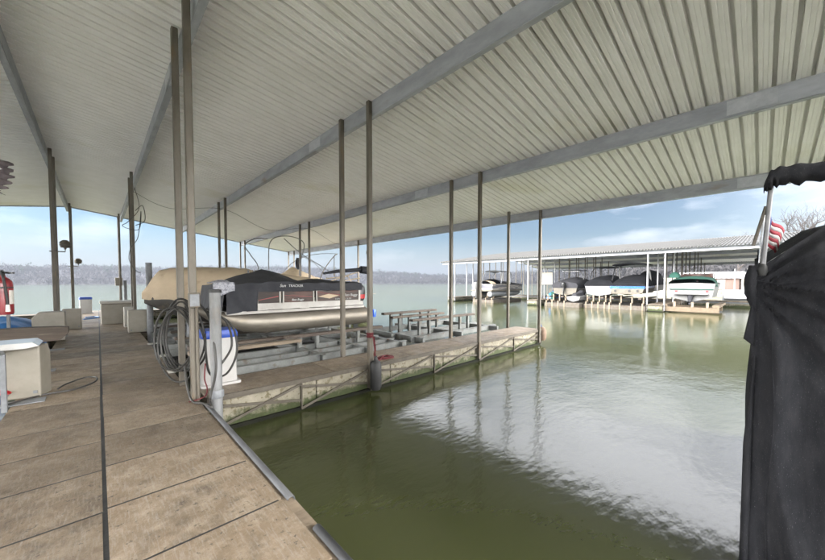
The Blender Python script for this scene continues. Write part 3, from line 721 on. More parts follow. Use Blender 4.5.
def vboat(name, label, T, L, B, hull, cover, prof, zk=-.42, zc=-.24, zg=.5, band=None, x0=0, sheer=.2, seed=0, drop=.12, group=None, base=None, cat='boat', under=None):
    t = thing(name, label, cat, T.translation if base is None else base, group=group)
    hr = hull_rings(L, B, zk, zc, zg, sheer=sheer)
    place(MB().loft(hr), T).build('hull', hull, t, smooth=35)
    if under:
        m = MB(); m.loft([[(p[0], p[1]*1.008-0, p[2]-.006) for p in r[2:5]] for r in hr], closed=False); place(m, T).build('bottom', under, t, smooth=35)
    if band:
        m = MB()
        for sgn in (0, 1):
            m.loft([[(r[0][0], r[0][1]*1.012*(1 if sgn==0 else -1), r[0][2]-.02), (r[1][0], r[1][1]*1.02*(1 if sgn==0 else -1), r[0][2]-.2)] for r in hr], closed=False)
        w = B/2; m.box(-.012,-.002,-w*.99,w*.99,zg-.22,zg-.02)
        place(m, T).build('hull_band', band, t, smooth=35)
    if cover:
        cr = cover_rings(L, B, zg, prof, sheer, x0=x0, seed=seed, drop=drop)
        m = MB(); m.loft(cr, closed=False)
        for r in (cr[0], cr[-1]): m.add(r, [tuple(range(len(r)))])
        place(m, T).build('cover', cover, t, smooth=60)
    return t
# tan covered boat, bow to the walkway (bow at low X -> rotate 180)
T = Matrix.Translation((7.75,12.85,.78)) @ Matrix.Rotation(math.pi,4,'Z')
t = vboat('covered_runabout', 'long boat under a tan cover with its dark bow beside the walkway', T, 6.75, 2.5, GELD, COVT,
          [(0,.50),(.2,.80),(.45,1.0),(.62,1.08),(.8,1.04),(.9,.96),(.945,.86),(.98,.5),(1,.16)], zk=-.62, zc=-.25, zg=.22, sheer=.14, drop=.03, seed=2)
hoop([(3.7,11.75,1.5),(3.95,11.75,2.1),(3.7,11.75,2.55),(3.55,11.78,2.85),(3.9,11.9,3.1),(4.5,12.4,3.2)], .017, TOWER, 'tower', t)
hoop([(4.35,11.9,2.0),(4.35,11.9,2.5),(4.4,11.9,3.0),(4.7,12.0,3.25),(5.3,12.1,3.32),(5.75,12.1,3.1),(5.6,12.1,2.4),(5.55,12.1,1.9)], .017, TOWER, 'tower', t)
hoop([(4.9,11.9,3.2),(5.6,12.0,2.7),(6.6,12.1,2.2),(6.9,12.1,2.0)], .017, TOWER, 'tower_brace', t)
# third boat in the next slip
T = Matrix.Translation((11.3,18.6,.75)) @ Matrix.Rotation(math.pi,4,'Z')
t = vboat('covered_runabout', 'boat with a peaked tan cover and tower standing behind the pontoon boat', T, 6.4, 2.4, GELW, COVT,
          [(0,.5),(.3,1.0),(.5,1.5),(.6,1.0),(.8,.7),(.93,.45),(1,.1)], zk=-.6, zc=-.25, zg=.25, sheer=.14, drop=.2, seed=5)
hoop([(9.2,17.6,1.6),(9.6,17.6,2.4),(10.2,17.7,3.1),(10.5,17.7,3.35)], .028, POST, 'tower', t)
hoop([(8.2,17.6,3.1),(9.0,17.6,2.7),(9.8,17.6,1.9)], .017, TOWER, 'tower_brace', t)
hoop([(7.0,17.6,2.0),(7.7,17.6,2.7),(8.5,17.6,3.1),(9.5,17.7,3.3),(10.5,17.7,3.35)], .017, TOWER, 'tower', t)
m = MB(); m.grid(lambda u, v: (7.95+.12*math.cos(u*6.28)*(.5+.6*math.sin(3*v)), 17.5+.10*math.sin(u*6.28)*(.5+.6*math.sin(3*v)), 2.35+.62*v+.05*nz(u*9,v*5)), 12, 10); m.build('boot_bag', COVG, t, smooth=50)
m = MB(); m.tube([(10.3,17.7,3.2),(10.3,17.7,2.0)], .02, 6); m.lathe([(.03,-.2),(.05,-.1),(.02,.1)], (10.3,17.7,2.2), 8); m.build('tower_line', POST, t)
# cream float box behind the motor
m = MB(); m.box(9.7,10.7,14.5,15.1,-.3,.12)
tag(m.build('foam_float', YEL, bevel=.03), 'yellowed foam float beyond the outboard motor', 'float')
m = MB(); m.lathe([(.10,-.2),(.13,-.15),(.13,.15),(.10,.2)], (10.75,14.4,-.02), 10)
tag(m.build('dock_fender', BLUEP, smooth=40), 'small blue fender on the yellowed foam float', 'fender')
m = MB(); m.tube([(10.6,15.0,1.0),(11.3,14.95,1.0)], .02, 6)
tag(m.build('line_arm', POST), 'short bracket arm on the post behind the outboard motor', 'bracket')

# ------------------------------------------------------------------ covered boat in the right foreground
t = thing('covered_boat', 'dusty black covered boat filling the right edge in the foreground', 'boat', (3.3, 0, -.3))
COVX = pm('dusty_black_canvas', (.017,.0175,.021), (.036,.036,.040), 6.0, .9, 0, .5, 260, (2.5,2.5,.7), spots=((.12,.12,.13), 110, .64, .76), ramp=(.40,.80), spec=.2, det=10)
def fc(u, v):
    # u: along the boat then around: 0 = far stern side, corner, end face, runs to -Y; v: bottom..top
    pass
zT = 1.68
def face(u, v):      # long side towards the open slip, back to the corner
    x = 6.5-3.2*u; z = -1.05+(zT+(x-3.3)*.12+1.05)*v
    y = .04+.04*nz(x*3, z*1.2, 3)*min(1,(x-3.3)*4)+.03*(1-v)*math.sin(x*5+1)*min(1,(x-3.3)*3)
    return (x, y, z)
def endf(u, v):      # end face towards the walkway; the cloth is gathered at the corner and fans out from it
    q = u*2.5; y = .045-q
    top = zT+.95*min(q, .30)+.25*max(0, min(q,1.2)-.30)-.1*max(0,q-1.2)
    z = -1.05+(top+1.05)*v; x = 3.30; e = min(1, q*9)
    cr = zT+.045+.03*math.sin(q*5)                       # crease where the sloping top starts
    if z > cr: x += (z-cr)*1.15
    ang = math.atan2(z-(zT-.10), q+.02); rad = math.hypot(z-(zT-.10), q+.02)
    fan = math.sin(ang*17)+.6*math.sin(ang*31+1)
    x += .020*fan*math.exp(-(rad/.55)**2)*e
    x += e*(.055*math.sin(q*23+z*2.4+.6*math.sin(z*4))*max(0,min(1,(1.55-z)/.5))*math.exp(-q*1.6)+.018*math.sin(q*9-z*3))
    x -= e*.045*math.exp(-((z-1.60+.25*q)/.07)**2)
    x += e*(.05*nz(q*2.6, z*1.6, 1)+.014*nz(q*9, z*4, 7)+.006*nz(q*22, z*9, 2))+.15*max(0,q-.3)**1.5
    return (x, y, z)
m = MB(); m.grid(endf, 230, 150); m.grid(face, 60, 60)
def topf(u, v):
    a = Vector(endf(v, 1.0)); return (a.x+3.2*u, a.y, a.z+.25*math.sin(u*1.3)+.04*nz(u*5, v*5))
m.grid(topf, 30, 60)
m.build('cover', COVX, t, smooth=60)
m = MB(); m.box(3.45,6.5,-2.3,-.1,-1.0,.4); m.build('hull', GELD, t, bevel=.1)
def on(q, z):      # a point on the end face at distance q from the corner and height z
    u = q/2.5; top = zT+.95*min(q,.30)+.25*max(0,min(q,1.2)-.30)-.1*max(0,q-1.2); return Vector(endf(u, (z+1.05)/(top+1.05)))+Vector((-.004,0,0))
m = MB(); m.tube([on(.012+.02*i, zT-.06-.045*i*.02-.02*math.sin(i*.3)) for i in range(60)], .0045, 6); m.build('hem_seam', COVX, t, smooth=60)
m = MB(); m.tube([on(.105+.01*math.sin(i*.2), -.9+.04*i) for i in range(62)], .0035, 6); m.build('side_seam', COVX, t, smooth=60)
m = MB()   # flaps and the bundle at the corner
m.grid(lambda u, v: (3.29-.03*math.sin(math.pi*v)*math.sin(math.pi*u), .035+.055*v*math.sin(math.pi*(.2+.75*u))+.012*nz(u*7,v*7), 1.72-.30*u), 14, 10)
m.grid(lambda u, v: (3.30-.02*v, .035+.05*v*(.3+.7*u), 1.40-.24*u+.05*v), 10, 8)
m.grid(lambda u, v: (3.29-.02*math.sin(math.pi*v), .03+.035*v*min(1,u*3), 1.10-1.9*u), 12, 6)
m.build('cover_flap', COVX, t, smooth=60, solid=.012)
m = MB(); pts = curve([(3.28,.015,2.235),(3.28,-.015,2.285),(3.29,-.07,2.305),(3.30,-.2,2.30),(3.32,-.45,2.30),(3.34,-.9,2.31),(3.35,-1.6,2.31)], 6)
def rollring(i, p):
    r = .02+.040*min(1,i/5); return [(p.x+r*1.2*math.cos(a), p.y, p.z+r*(1.0+.12*math.sin(i*1.3))*math.sin(a)-(.012 if math.sin(a) < -.3 else 0)*math.sin(i*2.1)) for a in [2*math.pi*k/20 for k in range(20)]]
m.loft([rollring(i, p) for i, p in enumerate(pts)])
m.build('bimini_roll', COVX, t, smooth=60)
MB().tube([(3.30,.005,1.70),(3.285,-.02,2.27)], .013, 10).build('bimini_pole', TOWER, t, smooth=40)
MB().tube([(3.30,.0,2.12),(3.33,.055,1.86)], .010, 8).build('bimini_strut', POST, t, smooth=40)
MB().lathe([(.02,-.03),(.028,0),(.025,.035),(.016,.05)], (3.30,.008,1.68), 12).build('pole_boot', RUBBER, t, smooth=40)
# flag behind the pole
t = thing('boat_flag', 'small red and white striped flag on a staff beside the black covered boat', 'flag', (4.0, .0, 1.7))
MB().tube([(4.0,.03,1.6),(4.03,.01,2.2)], .010, 8).build('staff', CHROME, t, smooth=40)
FR = pm('flag_red', (.27,.018,.032), (.21,.012,.025), 8, .8); FW = pm('flag_white', (.40,.38,.37), (.34,.32,.31), 8, .8); FB = pm('flag_blue', (.03,.04,.16), (.025,.03,.12), 8, .8)
def fg(u, v):        # hangs and swings
    return (4.04+.20*u+.02*math.sin(u*8), .005-.115*u*(1-.25*v)-.008*math.sin(u*9+v*3), 2.18-.24*v-.13*u*(1-.2*v)+.008*math.sin(u*10))
for k in range(7):
    m = MB(); m.grid(lambda u, v: fg(u, (k+v)/7), 16, 2); m.build('stripe', FR if k % 2 == 0 else FW, t, smooth=60, solid=.002)
m = MB(); m.grid(lambda u, v: tuple(Vector(fg(u*.38, v*.55))+Vector((-.004,0,0))), 8, 4); m.build('canton', FB, t, smooth=60, solid=.002)

FARB = pm('darkened_black_canvas', (.006,.0065,.008), (.012,.012,.014), 3, .9, 0, .2, 60, spec=.15)  # canvas colour darkened to offset the strong light on the far boats
FARW = pm('darkened_white_gelcoat', (.19,.19,.187), (.15,.15,.147), 2, .5, spec=.3); FART = pm('darkened_tan_gelcoat', (.14,.125,.10), (.105,.095,.077), 3, .6, spec=.3)  # gelcoat copies darkened in colour where the glow over-lights the far boats
# ------------------------------------------------------------------ boats in the far dock
def TT(x, y, z): return Matrix.Translation((x, y, z))
G = 'boats on lifts in the far dock'
# 1 white deck boat / pontoon with dark cover and white outboard
t = thing('pontoon_boat', 'white pontoon boat with a charcoal cover, hoop top and white outboard at the far end', 'boat', (33, 21, .2), group=G)
for y in (20.1, 22.2):
    m = MB(); m.tube([(30.4,y,.42),(35.6,y,.42),(36.4,y,.5),(36.8,y,.65)], [.28,.28,.2,.03], 16); m.build('pontoon', GALV, t, smooth=40)
MB().box(30.3,36.9,19.8,22.5,.72,.84).build('deck', FART, t)
m = MB(); m.box(30.5,36.8,19.82,19.86,.86,1.5); m.box(30.5,36.8,22.44,22.48,.86,1.5); m.box(30.48,30.52,19.82,22.48,.86,1.5); m.box(36.78,36.82,19.82,22.48,.86,1.5)
m.build('fence', pm('grey_panel', (.07,.07,.085), (.30,.28,.25), .9, .4, ramp=(.52,.56), stretch=(.3,.3,3)), t)
m = MB(); m.grid(lambda u, v: (32.2+4.7*u, 19.75+2.8*v, 1.2+(.85-.45*u)*math.sin(math.pi*max(.02,min(.98,v)))**.35+.05*nz(u*6,v*5)), 30, 24); m.build('cover', COVG, t, smooth=50)
m = MB(); m.grid(lambda u, v: (30.5+1.0*u, 20.0+2.2*v, 1.5+.35*math.sin(math.pi*v)**.5), 6, 12); m.build('seat_cover', COVT, t, smooth=50)
for x in (32.3, 34.2):
    hoop([(x,19.9,1.5),(x+.3,19.95,2.5),(x+.4,20.3,2.85),(x+.4,21.15,2.95),(x+.4,22,2.85),(x+.3,22.35,2.5),(x,22.4,1.5)], .05, GALV, 'bimini_hoop', t)
m = MB(); m.grid(lambda u, v: (32.5+2.3*u, 20.1+2.1*v, 2.93+.08*math.sin(math.pi*v)-.1*u), 6, 8); m.build('bimini_top', COVG, t, smooth=50, solid=.05)
outboard(t, 30.3, 21.6, 1.0, 1.25, FARW, None, -1)
# 2 runabout with dark cover and tower
t = vboat('covered_runabout', 'runabout with a black cover and white tower left of the blue boat', TT(32.0,12.9,.85), 6, 2.3, FART, COVG, [(0,.35),(.3,.75),(.5,.8),(.7,.55),(1,.05)], band=COVG, seed=9, group=G)
for y in (12.0, 13.8): hoop([(34.3,y,1.4),(34.1,y,2.3),(33.6,12.9+(y-12.9)*.85,2.75)], .04, FARW, 'tower', t)
hoop([(33.6,12.1,2.75),(33.6,13.7,2.75)], .05, CHROME, 'tower_bar', t)
MB().box(33.0,35.2,12.05,13.75,2.78,2.84).build('tower_top', COVG, t, bevel=.02)
outboard(t, 31.95, 12.9, 1.2, .9, BLACK, None, -1)
# jet ski
t = thing('jet_ski', 'white and grey jet ski on a low float in front of the black covered runabout', 'jet ski', (31.6, 12.1, -.1))
T = TT(30.4,11.5,.35)
place(MB().loft(hull_rings(2.9, 1.1, -.4, -.25, .05, 10, sheer=.1)), T).build('hull', FARW, t, smooth=40)
place(MB().loft([[(x, y*w, z+h) for y, z in ((-.3,0),(-.22,.25),(0,.3),(.22,.25),(.3,0))] for x, w, h in ((.2,.8,.0),(.6,1,.1),(1.4,1,.12),(1.8,.9,.3),(2.2,.8,.22),(2.7,.2,.05))]), T).build('seat', COVG, t, smooth=40)
place(MB().tube([(1.75,-.35,.72),(1.9,0,.66),(1.75,.35,.72)], .03, 6), T).build('handlebar', BLACK, t)
m = MB(); m.box(30.2,33.2,10.9,12.1,-.6,-.15); tag(m.build('jet_ski_float', RUSTF, bevel=.05), 'low rusty float carrying the jet ski', 'float')
# 3 grey sided boat with black cover and hoop
t = vboat('covered_runabout', 'pale grey boat with a black cover just left of the blue boat', TT(31.6,9.85,.9), 6.2, 2.2, pm('grey_gelcoat', (.22,.22,.22), (.16,.16,.165), 2, .35), FARB, [(0,.5),(.25,.85),(.5,.9),(.7,.6),(1,.05)], seed=12, group=G, drop=.05)
for y in (8.95, 10.75): hoop([(32.0,y,1.5),(32.6,y,2.5),(33.4,9.85+(y-9.85)*.9,2.95),(34.8,9.85+(y-9.85)*.9,3.0)], .04, BLACK, 'tower', t)
MB().box(33.0,35.2,9.0,10.7,2.96,3.03).build('tower_top', FARB, t, bevel=.03)
# 4 blue wake boat
t = vboat('wake_boat', 'blue hulled wake boat with black cover and black tower top', TT(30.9,7.55,1.12), 6.6, 2.45, FART, FARB, [(0,.25),(.2,.75),(.45,.95),(.6,.8),(.8,.45),(1,.05)], zk=-.5, zc=-.34, zg=.25, band=GELB, seed=15, group=G, drop=.03)
for y in (6.45, 8.65): hoop([(33.5,y,1.6),(33.1,y,2.4),(32.6,7.55+(y-7.55)*.9,3.05)], .06, FARW, 'tower', t)
m = MB(); m.grid(lambda u, v: (31.4+2.2*u, 6.35+2.4*v, 3.08+.12*math.sin(math.pi*v)**.5), 6, 10); m.build('tower_top', FARB, t, smooth=50, solid=.1)
m = MB(); m.box(30.4,30.9,6.5,8.6,.72,.80); m.build('swim_platform', FART, t, bevel=.02)
m = MB(); 
for y in (6.75,7.3,8.3): m.box(30.84,30.87,y,y+.14,.9,1.05)
m.build('vent', BLACK, t)
# 5 white cruiser with green canvas
t = vboat('cabin_cruiser', 'white cruiser with green canvas over its cockpit on a wooden cradle', TT(30.8,3.55,1.0), 7.2, 2.6, FARW, None, None, zk=-.75, zc=-.45, zg=.55, seed=18, group=G)
m = MB(); m.loft(cover_rings(3.2, 2.5, .55, [(0,.3),(.4,.5),(1,.5)], .05, x0=0, drop=.25), closed=False); place(m, TT(30.75,3.55,1.05)).build('canvas', COVGR, t, smooth=50)
m = MB(); m.grid(lambda u, v: (31.6+.8*u, 4.3+.7*v, 2.0+.45*math.sin(math.pi*v)**.4*math.sin(math.pi*u)**.4), 10, 10); m.build('canvas_roll', COVGR, t, smooth=50)
m = MB(); m.loft([[(34.0+x, 3.55+y*w, 1.55+z) for y, z in ((-1,0),(-.8,.5),(0,.62),(.8,.5),(1,0))] for x, w in ((0,.95),(.8,1.0),(1.8,.8),(2.9,.3))], closed=False); m.build('cabin_top', FART, t, smooth=40)
for y in (2.6, 4.4): hoop([(33.9,y,1.7),(33.7,y,2.3),(33.6,3.5,2.4)], .03, CHROME, 'windshield_frame', t)
m = MB(); m.grid(lambda u, v: (34.1-.25*v-.5*(2*u-1)**2, 2.6+1.9*u, 1.75+.55*v), 10, 2); m.build('windshield', GLASSD, t, smooth=50, solid=.015)
m = MB(); m.box(30.72,30.795,2.35,4.75,1.12,1.18); m.build('rub_rail', COVGR, t)
m = MB(); m.box(30.3,30.8,2.6,4.5,.78,.86); m.build('swim_platform', FARW, t, bevel=.02)
m = MB(); m.tube([(30.6,3.55,.7),(30.45,3.55,.25)], [.18,.1], 10); m.tube([(30.3,3.55,.15),(30.6,3.55,.15)], .07, 8); m.build('stern_drive', COVG, t, smooth=40)
m = MB(); m.box(30.78,30.796,2.6,2.75,.95,1.05); m.box(30.78,30.796,4.3,4.45,.95,1.05); m.build('tail_light', REDP, t)
t = thing('wooden_cradle', 'tan timber cradle at the water under the white cruiser', 'cradle', (31.5, 3.5, WATER))
m = MB(); m.box(30.3,30.5,2.0,5.1,-.45,-.12); m.box(33,33.2,2,5.1,-.45,-.12); m.box(30.3,36,2.0,2.35,-.11,.06); m.box(30.3,36,4.8,5.1,-.11,.06); m.build('frame', pm('cradle_timber', (.16,.12,.078), (.11,.083,.055), 5, .8, 0, .2, 30), t, bevel=.01)
m = MB()
for y in (2.6,3.4,4.4): m.box(30.34,30.46,y-.07,y+.07,-.11,.25)
m.build('support', WOODG, t)
# lifts of the other far boats: rusty end frames and legs at the waterline
for (x, y0, y1, lb) in ((30.6,6.2,8.9,'low dark lift float with legs under the blue boat'),(30.9,8.95,10.8,'low lift float under the pale grey boat'),(30.6,12.15,14.2,'rusty lift float under the black covered runabout'),(30.8,19.9,22.6,'lift float under the far white pontoon boat')):
    t = thing('boat_lift', lb, 'boat lift', (x, (y0+y1)/2, WATER), group='lift floats in the far dock')
    MB().box(x, x+6, y0, y1, -.62, -.22).build('float', RUSTF, t, bevel=.04)
    m = MB(); n = 4
    for i in range(n): 
        y = y0+.2+(y1-y0-.4)*i/(n-1); m = MB(); m.box(x-.03, x-.002, y-.05, y+.05, -.55, -.1); m.box(x-.03,x+.4,y-.05,y+.05,-.1,.0); m.box(x+.3,x+.4,y-.05,y+.05,.0,.55)
        m.build('leg', WOODG, t)
    m = MB(); m.box(x-.002+.002, x+5.8, y0+.3, y0+.5, .3, .42); m.box(x+.0, x+5.8, y1-.5, y1-.3, .3, .42); m.build('bunk_board', WOODD, t)
t = thing('hanging_board', 'tan square board hung between two far posts', 'sign', (33.3, 14.9, 1.2))
MB().box(33.3,33.36,14.65,15.7,1.45,2.65).build('board', pm('board_tan', (.40,.36,.27), (.32,.29,.22), 3, .8), t, bevel=.01)
m = MB(); m.box(33.29,33.37,14.62,14.66,0,2.7); m.box(33.29,33.37,15.7,15.74,0,2.7); m.build('upright', GALV, t)
t = thing('covered_crate', 'blue tarp covered crate on the far finger pier', 'crate', (33.5, 14.3, 0))
m = MB(); m.grid(lambda u, v: (32.6+2.2*u, 14.0+.9*v, .08+.75*(math.sin(math.pi*u)*math.sin(math.pi*v))**.25+.05*nz(u*8,v*5)), 20, 14); m.build('tarp', TARP, t, smooth=50)
m = MB(); m.box(32.7,34.7,14.05,14.85,-.2,.2); m.build('crate', WOODG, t)
m = MB(); m.box(32.2,32.6,13.95,14.3,0,.75); tag(m.build('utility_bin', COVGR, bevel=.03), 'small dark green bin beside the blue covered crate', 'bin')
m = MB(); m.box(34.2,34.6,15.0,15.4,0,1.1); tag(m.build('utility_bin', FART, bevel=.03), 'narrow tan bin under the hanging board', 'bin')
# white boats behind
t = vboat('covered_runabout', 'white boat with a pointed dark cover behind the blue boat', TT(44.5,9.0,1.0), 6, 2.4, FARW, COVG, [(0,.6),(.3,1.6),(.5,.9),(1,.05)], seed=22)
t = vboat('covered_runabout', 'white boat under the far side of the long canopy between blue boat and cruiser', TT(44.5,4.6,1.0), 6, 2.4, FARW, FARW, [(0,.4),(.3,.9),(.6,.8),(1,.05)], seed=25)

# ------------------------------------------------------------------ right shore, sheds
GROUND = pm('shore_ground', (.26,.24,.17), (.16,.15,.09), .25, .95, 0, .3, 3, spots=((.30,.27,.22), .12, .55, .7))
def shore(u, v):
    y0_ = -140+158*v; x = 66+3*nz(y0_*.03, 1) + 110*u; y = y0_ + max(0, v-.6)*2.5*.2*110*u
    h = 1.1*min(1, u*14)+ 5*max(0,u-.25)**1.4
    return (x, y, WATER-.15+h*1.0+.25*nz(x*.1, y*.1))
m = MB(); m.grid(shore, 40, 60); tag(m.build('ground', GROUND, smooth=60), None, None, kind='structure')
PAVE = pm('pale_ramp', (.24,.24,.25), (.20,.20,.20), .5, .8)
m = MB(); m.add([(55,-12,-.25),(55,3.2,-.25),(75,4.7,.50),(75,-15,.50),(55,-12,-.8),(55,3.2,-.8),(75,4.7,-.6),(75,-15,-.6)], [(0,1,2,3),(4,7,6,5),(0,4,5,1),(1,5,6,2),(2,6,7,3),(3,7,4,0)])
tag(m.build('ramp', PAVE), None, None, kind='structure')
def shed(name, label, x0, x1, y0, y1, z0, h, rh, wall, roofm, door=None, ridge='y'):
    t = thing(name, label, 'shed', ((x0+x1)/2, (y0+y1)/2, z0))
    m = MB(); xm = (x0+x1)/2
    prof = [(x0,z0),(x1,z0),(x1,z0+h),(xm,z0+h+rh),(x0,z0+h)]
    m.loft([[(x, y, z) for x, z in prof] for y in (y0, y1)]); m.build('wall', wall, t)
    m = MB(); e = .5
    for s, xe in ((-1, x0-e), (1, x1+e)):
        ze = z0+h-rh*e/((x1-x0)/2); n = int((y1-y0)/.5)
        m.grid(lambda u, v: (xm+(xe-xm)*u, y0-e+(y1-y0+2*e)*v, z0+h+rh+.06+(ze-z0-h-rh)*u+.03*(round(v*n*2) % 2)), 1, n*2)
    m.build('roof', roofm, t, solid=.04)
    for (a, b_, c_, d_, nm, mt) in door or []:
        o = MB().box(x0-.06,x0-.003,a,b_,c_,d_).build(nm, mt, t)
        f = MB(); f.box(x0-.09,x0-.002,a-.1,a,c_,d_+.1); f.box(x0-.09,x0-.002,b_,b_+.1,c_,d_+.1); f.box(x0-.09,x0-.002,a,b_,d_,d_+.1); f.build('frame', GELW, o)
    return t
BRN = pm('brown_siding', (.15,.10,.085), (.125,.085,.07), 2, .8, stretch=(1,6,.3)); WHT = pm('white_siding', (.20,.20,.205), (.165,.165,.17), 2, .7, stretch=(1,6,.3))
ROOFL = pm('pale_tin_roof', (.17,.167,.167), (.14,.136,.136), .6, .5, .1)
shed('marina_shed', 'long brown shed with a pale tin roof on the far shore', 78, 86, 2.75, 10.7, .3, 2.15, 1.1, BRN, ROOFL, [(4.6,5.4,.5,2.1,'door',WHT),(8.2,9.2,1.1,2.0,'window',WHT)])
shed('marina_shed', 'small white shed with a wide door right of the brown shed', 77, 84, -6, 2.2, .3, 2.1, 1.0, WHT, ROOFL, [(-.9,1.5,.35,2.1,'door',pm('door_grey', (.5,.52,.55), (.42,.44,.47), 3, .6))])
for y, lb in ((3.25,'white pole left of the small white shed'),(1.75,'white pole above the small white shed')):
    m = MB(); m.tube([(76,y,.1),(76,y,3.9)], .07, 8); tag(m.build('utility_pole', GELW), lb, 'pole')
m = MB(); m.tube([(76,-2.5,.7),(76,2.0,.62)], .2, 10); tag(m.build('log', WOODG, smooth=40), 'brown log lying in front of the small white shed', 'log')
t = thing('parked_car', 'dark car parked in front of the small white shed', 'car', (76, 1, .3))
m = MB(); m.loft([[(76+x, -4.2+y, .25+z) for x, z in ((-.85,.3),(.85,.3),(.85,.75*k),(.7,.8*k+h),(-.7,.8*k+h),(-.85,.75*k))] for y, k, h in ((-2.1,.9,.02),(-1.5,1.05,.05),(-.9,1.05,.5),(.7,1.05,.5),(1.4,1.05,.08),(2.1,.9,.02))]); m.build('body', COVG, t, smooth=30)
m = MB()
for y in (-5.6,-2.9): MB().tube([(75.1,y,.57),(76.9,y,.57)], .33, 14).build('wheel', RUBBER, t, smooth=40)

# ------------------------------------------------------------------ trees
BARK = pm('bare_bark', (.055,.045,.042), (.035,.03,.028), 3, .9)
def bare_tree(label, x, y, z, h, seed):
    rg = random.Random(seed); tr = MB(); cr = MB()
    def grow(p, d, ln, r, lev):
        d = d.normalized(); q = p+d*ln*.5+Vector((rg.gauss(0,.05),rg.gauss(0,.05),0))*ln; e = q+(d+Vector((rg.gauss(0,.12),rg.gauss(0,.12),.05))).normalized()*ln*.5
        (tr if lev == 0 else cr).tube([p, q, e], [r, r*.85, r*.68], 6 if lev < 2 else 3, False)
        if lev >= 6 or r < .012: return
        for k in range(3 if lev < 4 else 2):
            a = rg.uniform(0, 6.28); tl = rg.uniform(.35, .8); ax = d.orthogonal().normalized(); ax.rotate(Matrix.Rotation(a, 3, d))
            nd = d*math.cos(tl)+ax*math.sin(tl)+Vector((0,0,.12)); st = p.lerp(e, rg.uniform(.6,1)) if k else e
            grow(st, nd, ln*rg.uniform(.62,.85), r*rg.uniform(.5,.68), lev+1)
    t = thing('bare_tree', label, 'tree', (x, y, z), group='bare trees on the far shore')
    grow(Vector((x,y,z)), Vector((0,0,1)), h*.27, h*.02, 0)
    tr.build('trunk', BARK, t, smooth=50); cr.build('crown', BARK, t, smooth=50)
for i, (x, y, h, lb) in enumerate(((100,-5.5,20,'tall bare tree standing beyond the far canopy at right'),(104,-2.5,15,'bare tree behind the small white shed, left of the tallest'),(98,-9,19,'bare tree at the right edge beyond the black covered boat'),(112,4.5,15,'smaller bare tree above the far roof near the flag'))):
    bare_tree(lb, x, y, 1.0, h, 30+i)

# ------------------------------------------------------------------ hills and woods
def hill_top(az):   # height of bare ground
    return 1.0*hill_raw(az)-3+2.2*nz(az*.45,.5)+1.2*nz(az*1.7,3)
def hill_raw(az):   # az: degrees right of the view direction -> (distance, height above water)
    return np.interp(az, [-70,-51,-46,-42,-38,-34,-30,-25,-20,-12,-5,0,3,6,12,20,28,36,44,52,62], [33,31,33,36,34,38,42,44,46,38,33,27,22,21,24,27,38,58,66,66,60])
YAW = 43.44
def dist(az): return np.interp(az, [-70,-40,0,14,26,34,62], [560,620,640,560,380,210,170])
def hscale(az): return dist(az)/620
def hp(u, v):
    az = -70+132*u; d = dist(az); h = hill_top(az)*hscale(az)*1.0
    rr = d*(1+ .55*v); a = R(YAW+az)
    z = WATER-1.2 + (h*.80+1.2)*math.sin(min(1,v*1.35)*math.pi/2)**1.1 + h*.10*nz(az*.25, v*3)*min(1,v*4)
    return (rr*math.sin(a), rr*math.cos(a), z)
HILL = pm('wooded_slope', (.040,.037,.038), (.031,.029,.030), .02, .95)
m = MB(); m.grid(hp, 160, 24); tag(m.build('hills', HILL, smooth=60), None, None, kind='structure')
def woods(name, label, mat, count, seed, pick, size, nt):
    rg = np.random.default_rng(seed); V = []; 
    n = 0
    while n < count:
        u = rg.random(); v = rg.random()**1.3*.9; az = -70+132*u
        if not pick(az, v, rg): continue
        p = np.array(hp(u, v)); d = dist(az); s = size*(.55+.9*rg.random()**2)
        n += 1
        rr = rg.normal(size=(nt,3)); rr /= np.linalg.norm(rr, axis=1)[:,None]; rr *= rg.random((nt,1))**.4
        c = p + np.array([0,0,s*.62]) + rr*np.array([.34,.34,.42])*s
        e = s*.055
        tri = c[:,None,:] + rg.normal(size=(nt,3,3))*e*np.array([1,1,1.5])
        V.append(tri.reshape(-1,3))
        b = p; V.append(np.array([b+[-.12,0,0], b+[.12,.1,0], b+[0,0,s*.7]]))
    V = np.concatenate(V).astype(np.float32); k = len(V)//3
    me = bpy.data.meshes.new(name); me.vertices.add(len(V)); me.vertices.foreach_set('co', V.ravel())
    me.loops.add(len(V)); me.loops.foreach_set('vertex_index', np.arange(len(V), dtype=np.int32))
    me.polygons.add(k); me.polygons.foreach_set('loop_start', np.arange(0, len(V), 3, dtype=np.int32)); me.update(calc_edges=True); me.validate()
    me.materials.append(mat); o = bpy.data.objects.new(name, me); C.objects.link(o)
    o['kind'] = 'stuff'; o['label'] = label; o['category'] = 'woodland'
WB = pm('winter_wood', (.036,.033,.033), (.028,.026,.027), .02, .95, island=.06)
WP = pm('pine_wood', (.03,.038,.026), (.02,.027,.018), .05, .95, island=.25)
woods('bare_woodland', 'bare winter woodland covering the far hills', WB, 15000, 1, lambda az, v, g: True, 8, 34)
woods('pine_woodland', 'scattered dark pines along the far hill crest', WP, 1300, 2, lambda az, v, g: v > .3 and nz(az*.35, v*3) > -.05, 10, 26)

# ------------------------------------------------------------------ air
HAZE = 0.0006
hz = MB(); hz.box(-1150,1350,-1150,1350,WATER-2.5,75)
mt = bpy.data.materials.new('air'); mt.use_nodes = True; nd = mt.node_tree.nodes; nd.remove(nd['Principled BSDF'])
pv = nd.new('ShaderNodeVolumePrincipled'); pv.inputs['Color'].default_value = (.13,.15,.19,1); pv.inputs['Density'].default_value = HAZE; pv.inputs['Anisotropy'].default_value = .2
mt.node_tree.links.new(pv.outputs[0], nd['Material Output'].inputs['Volume'])
if HAZE: tag(hz.build('haze', mt), None, None, kind='stuff')

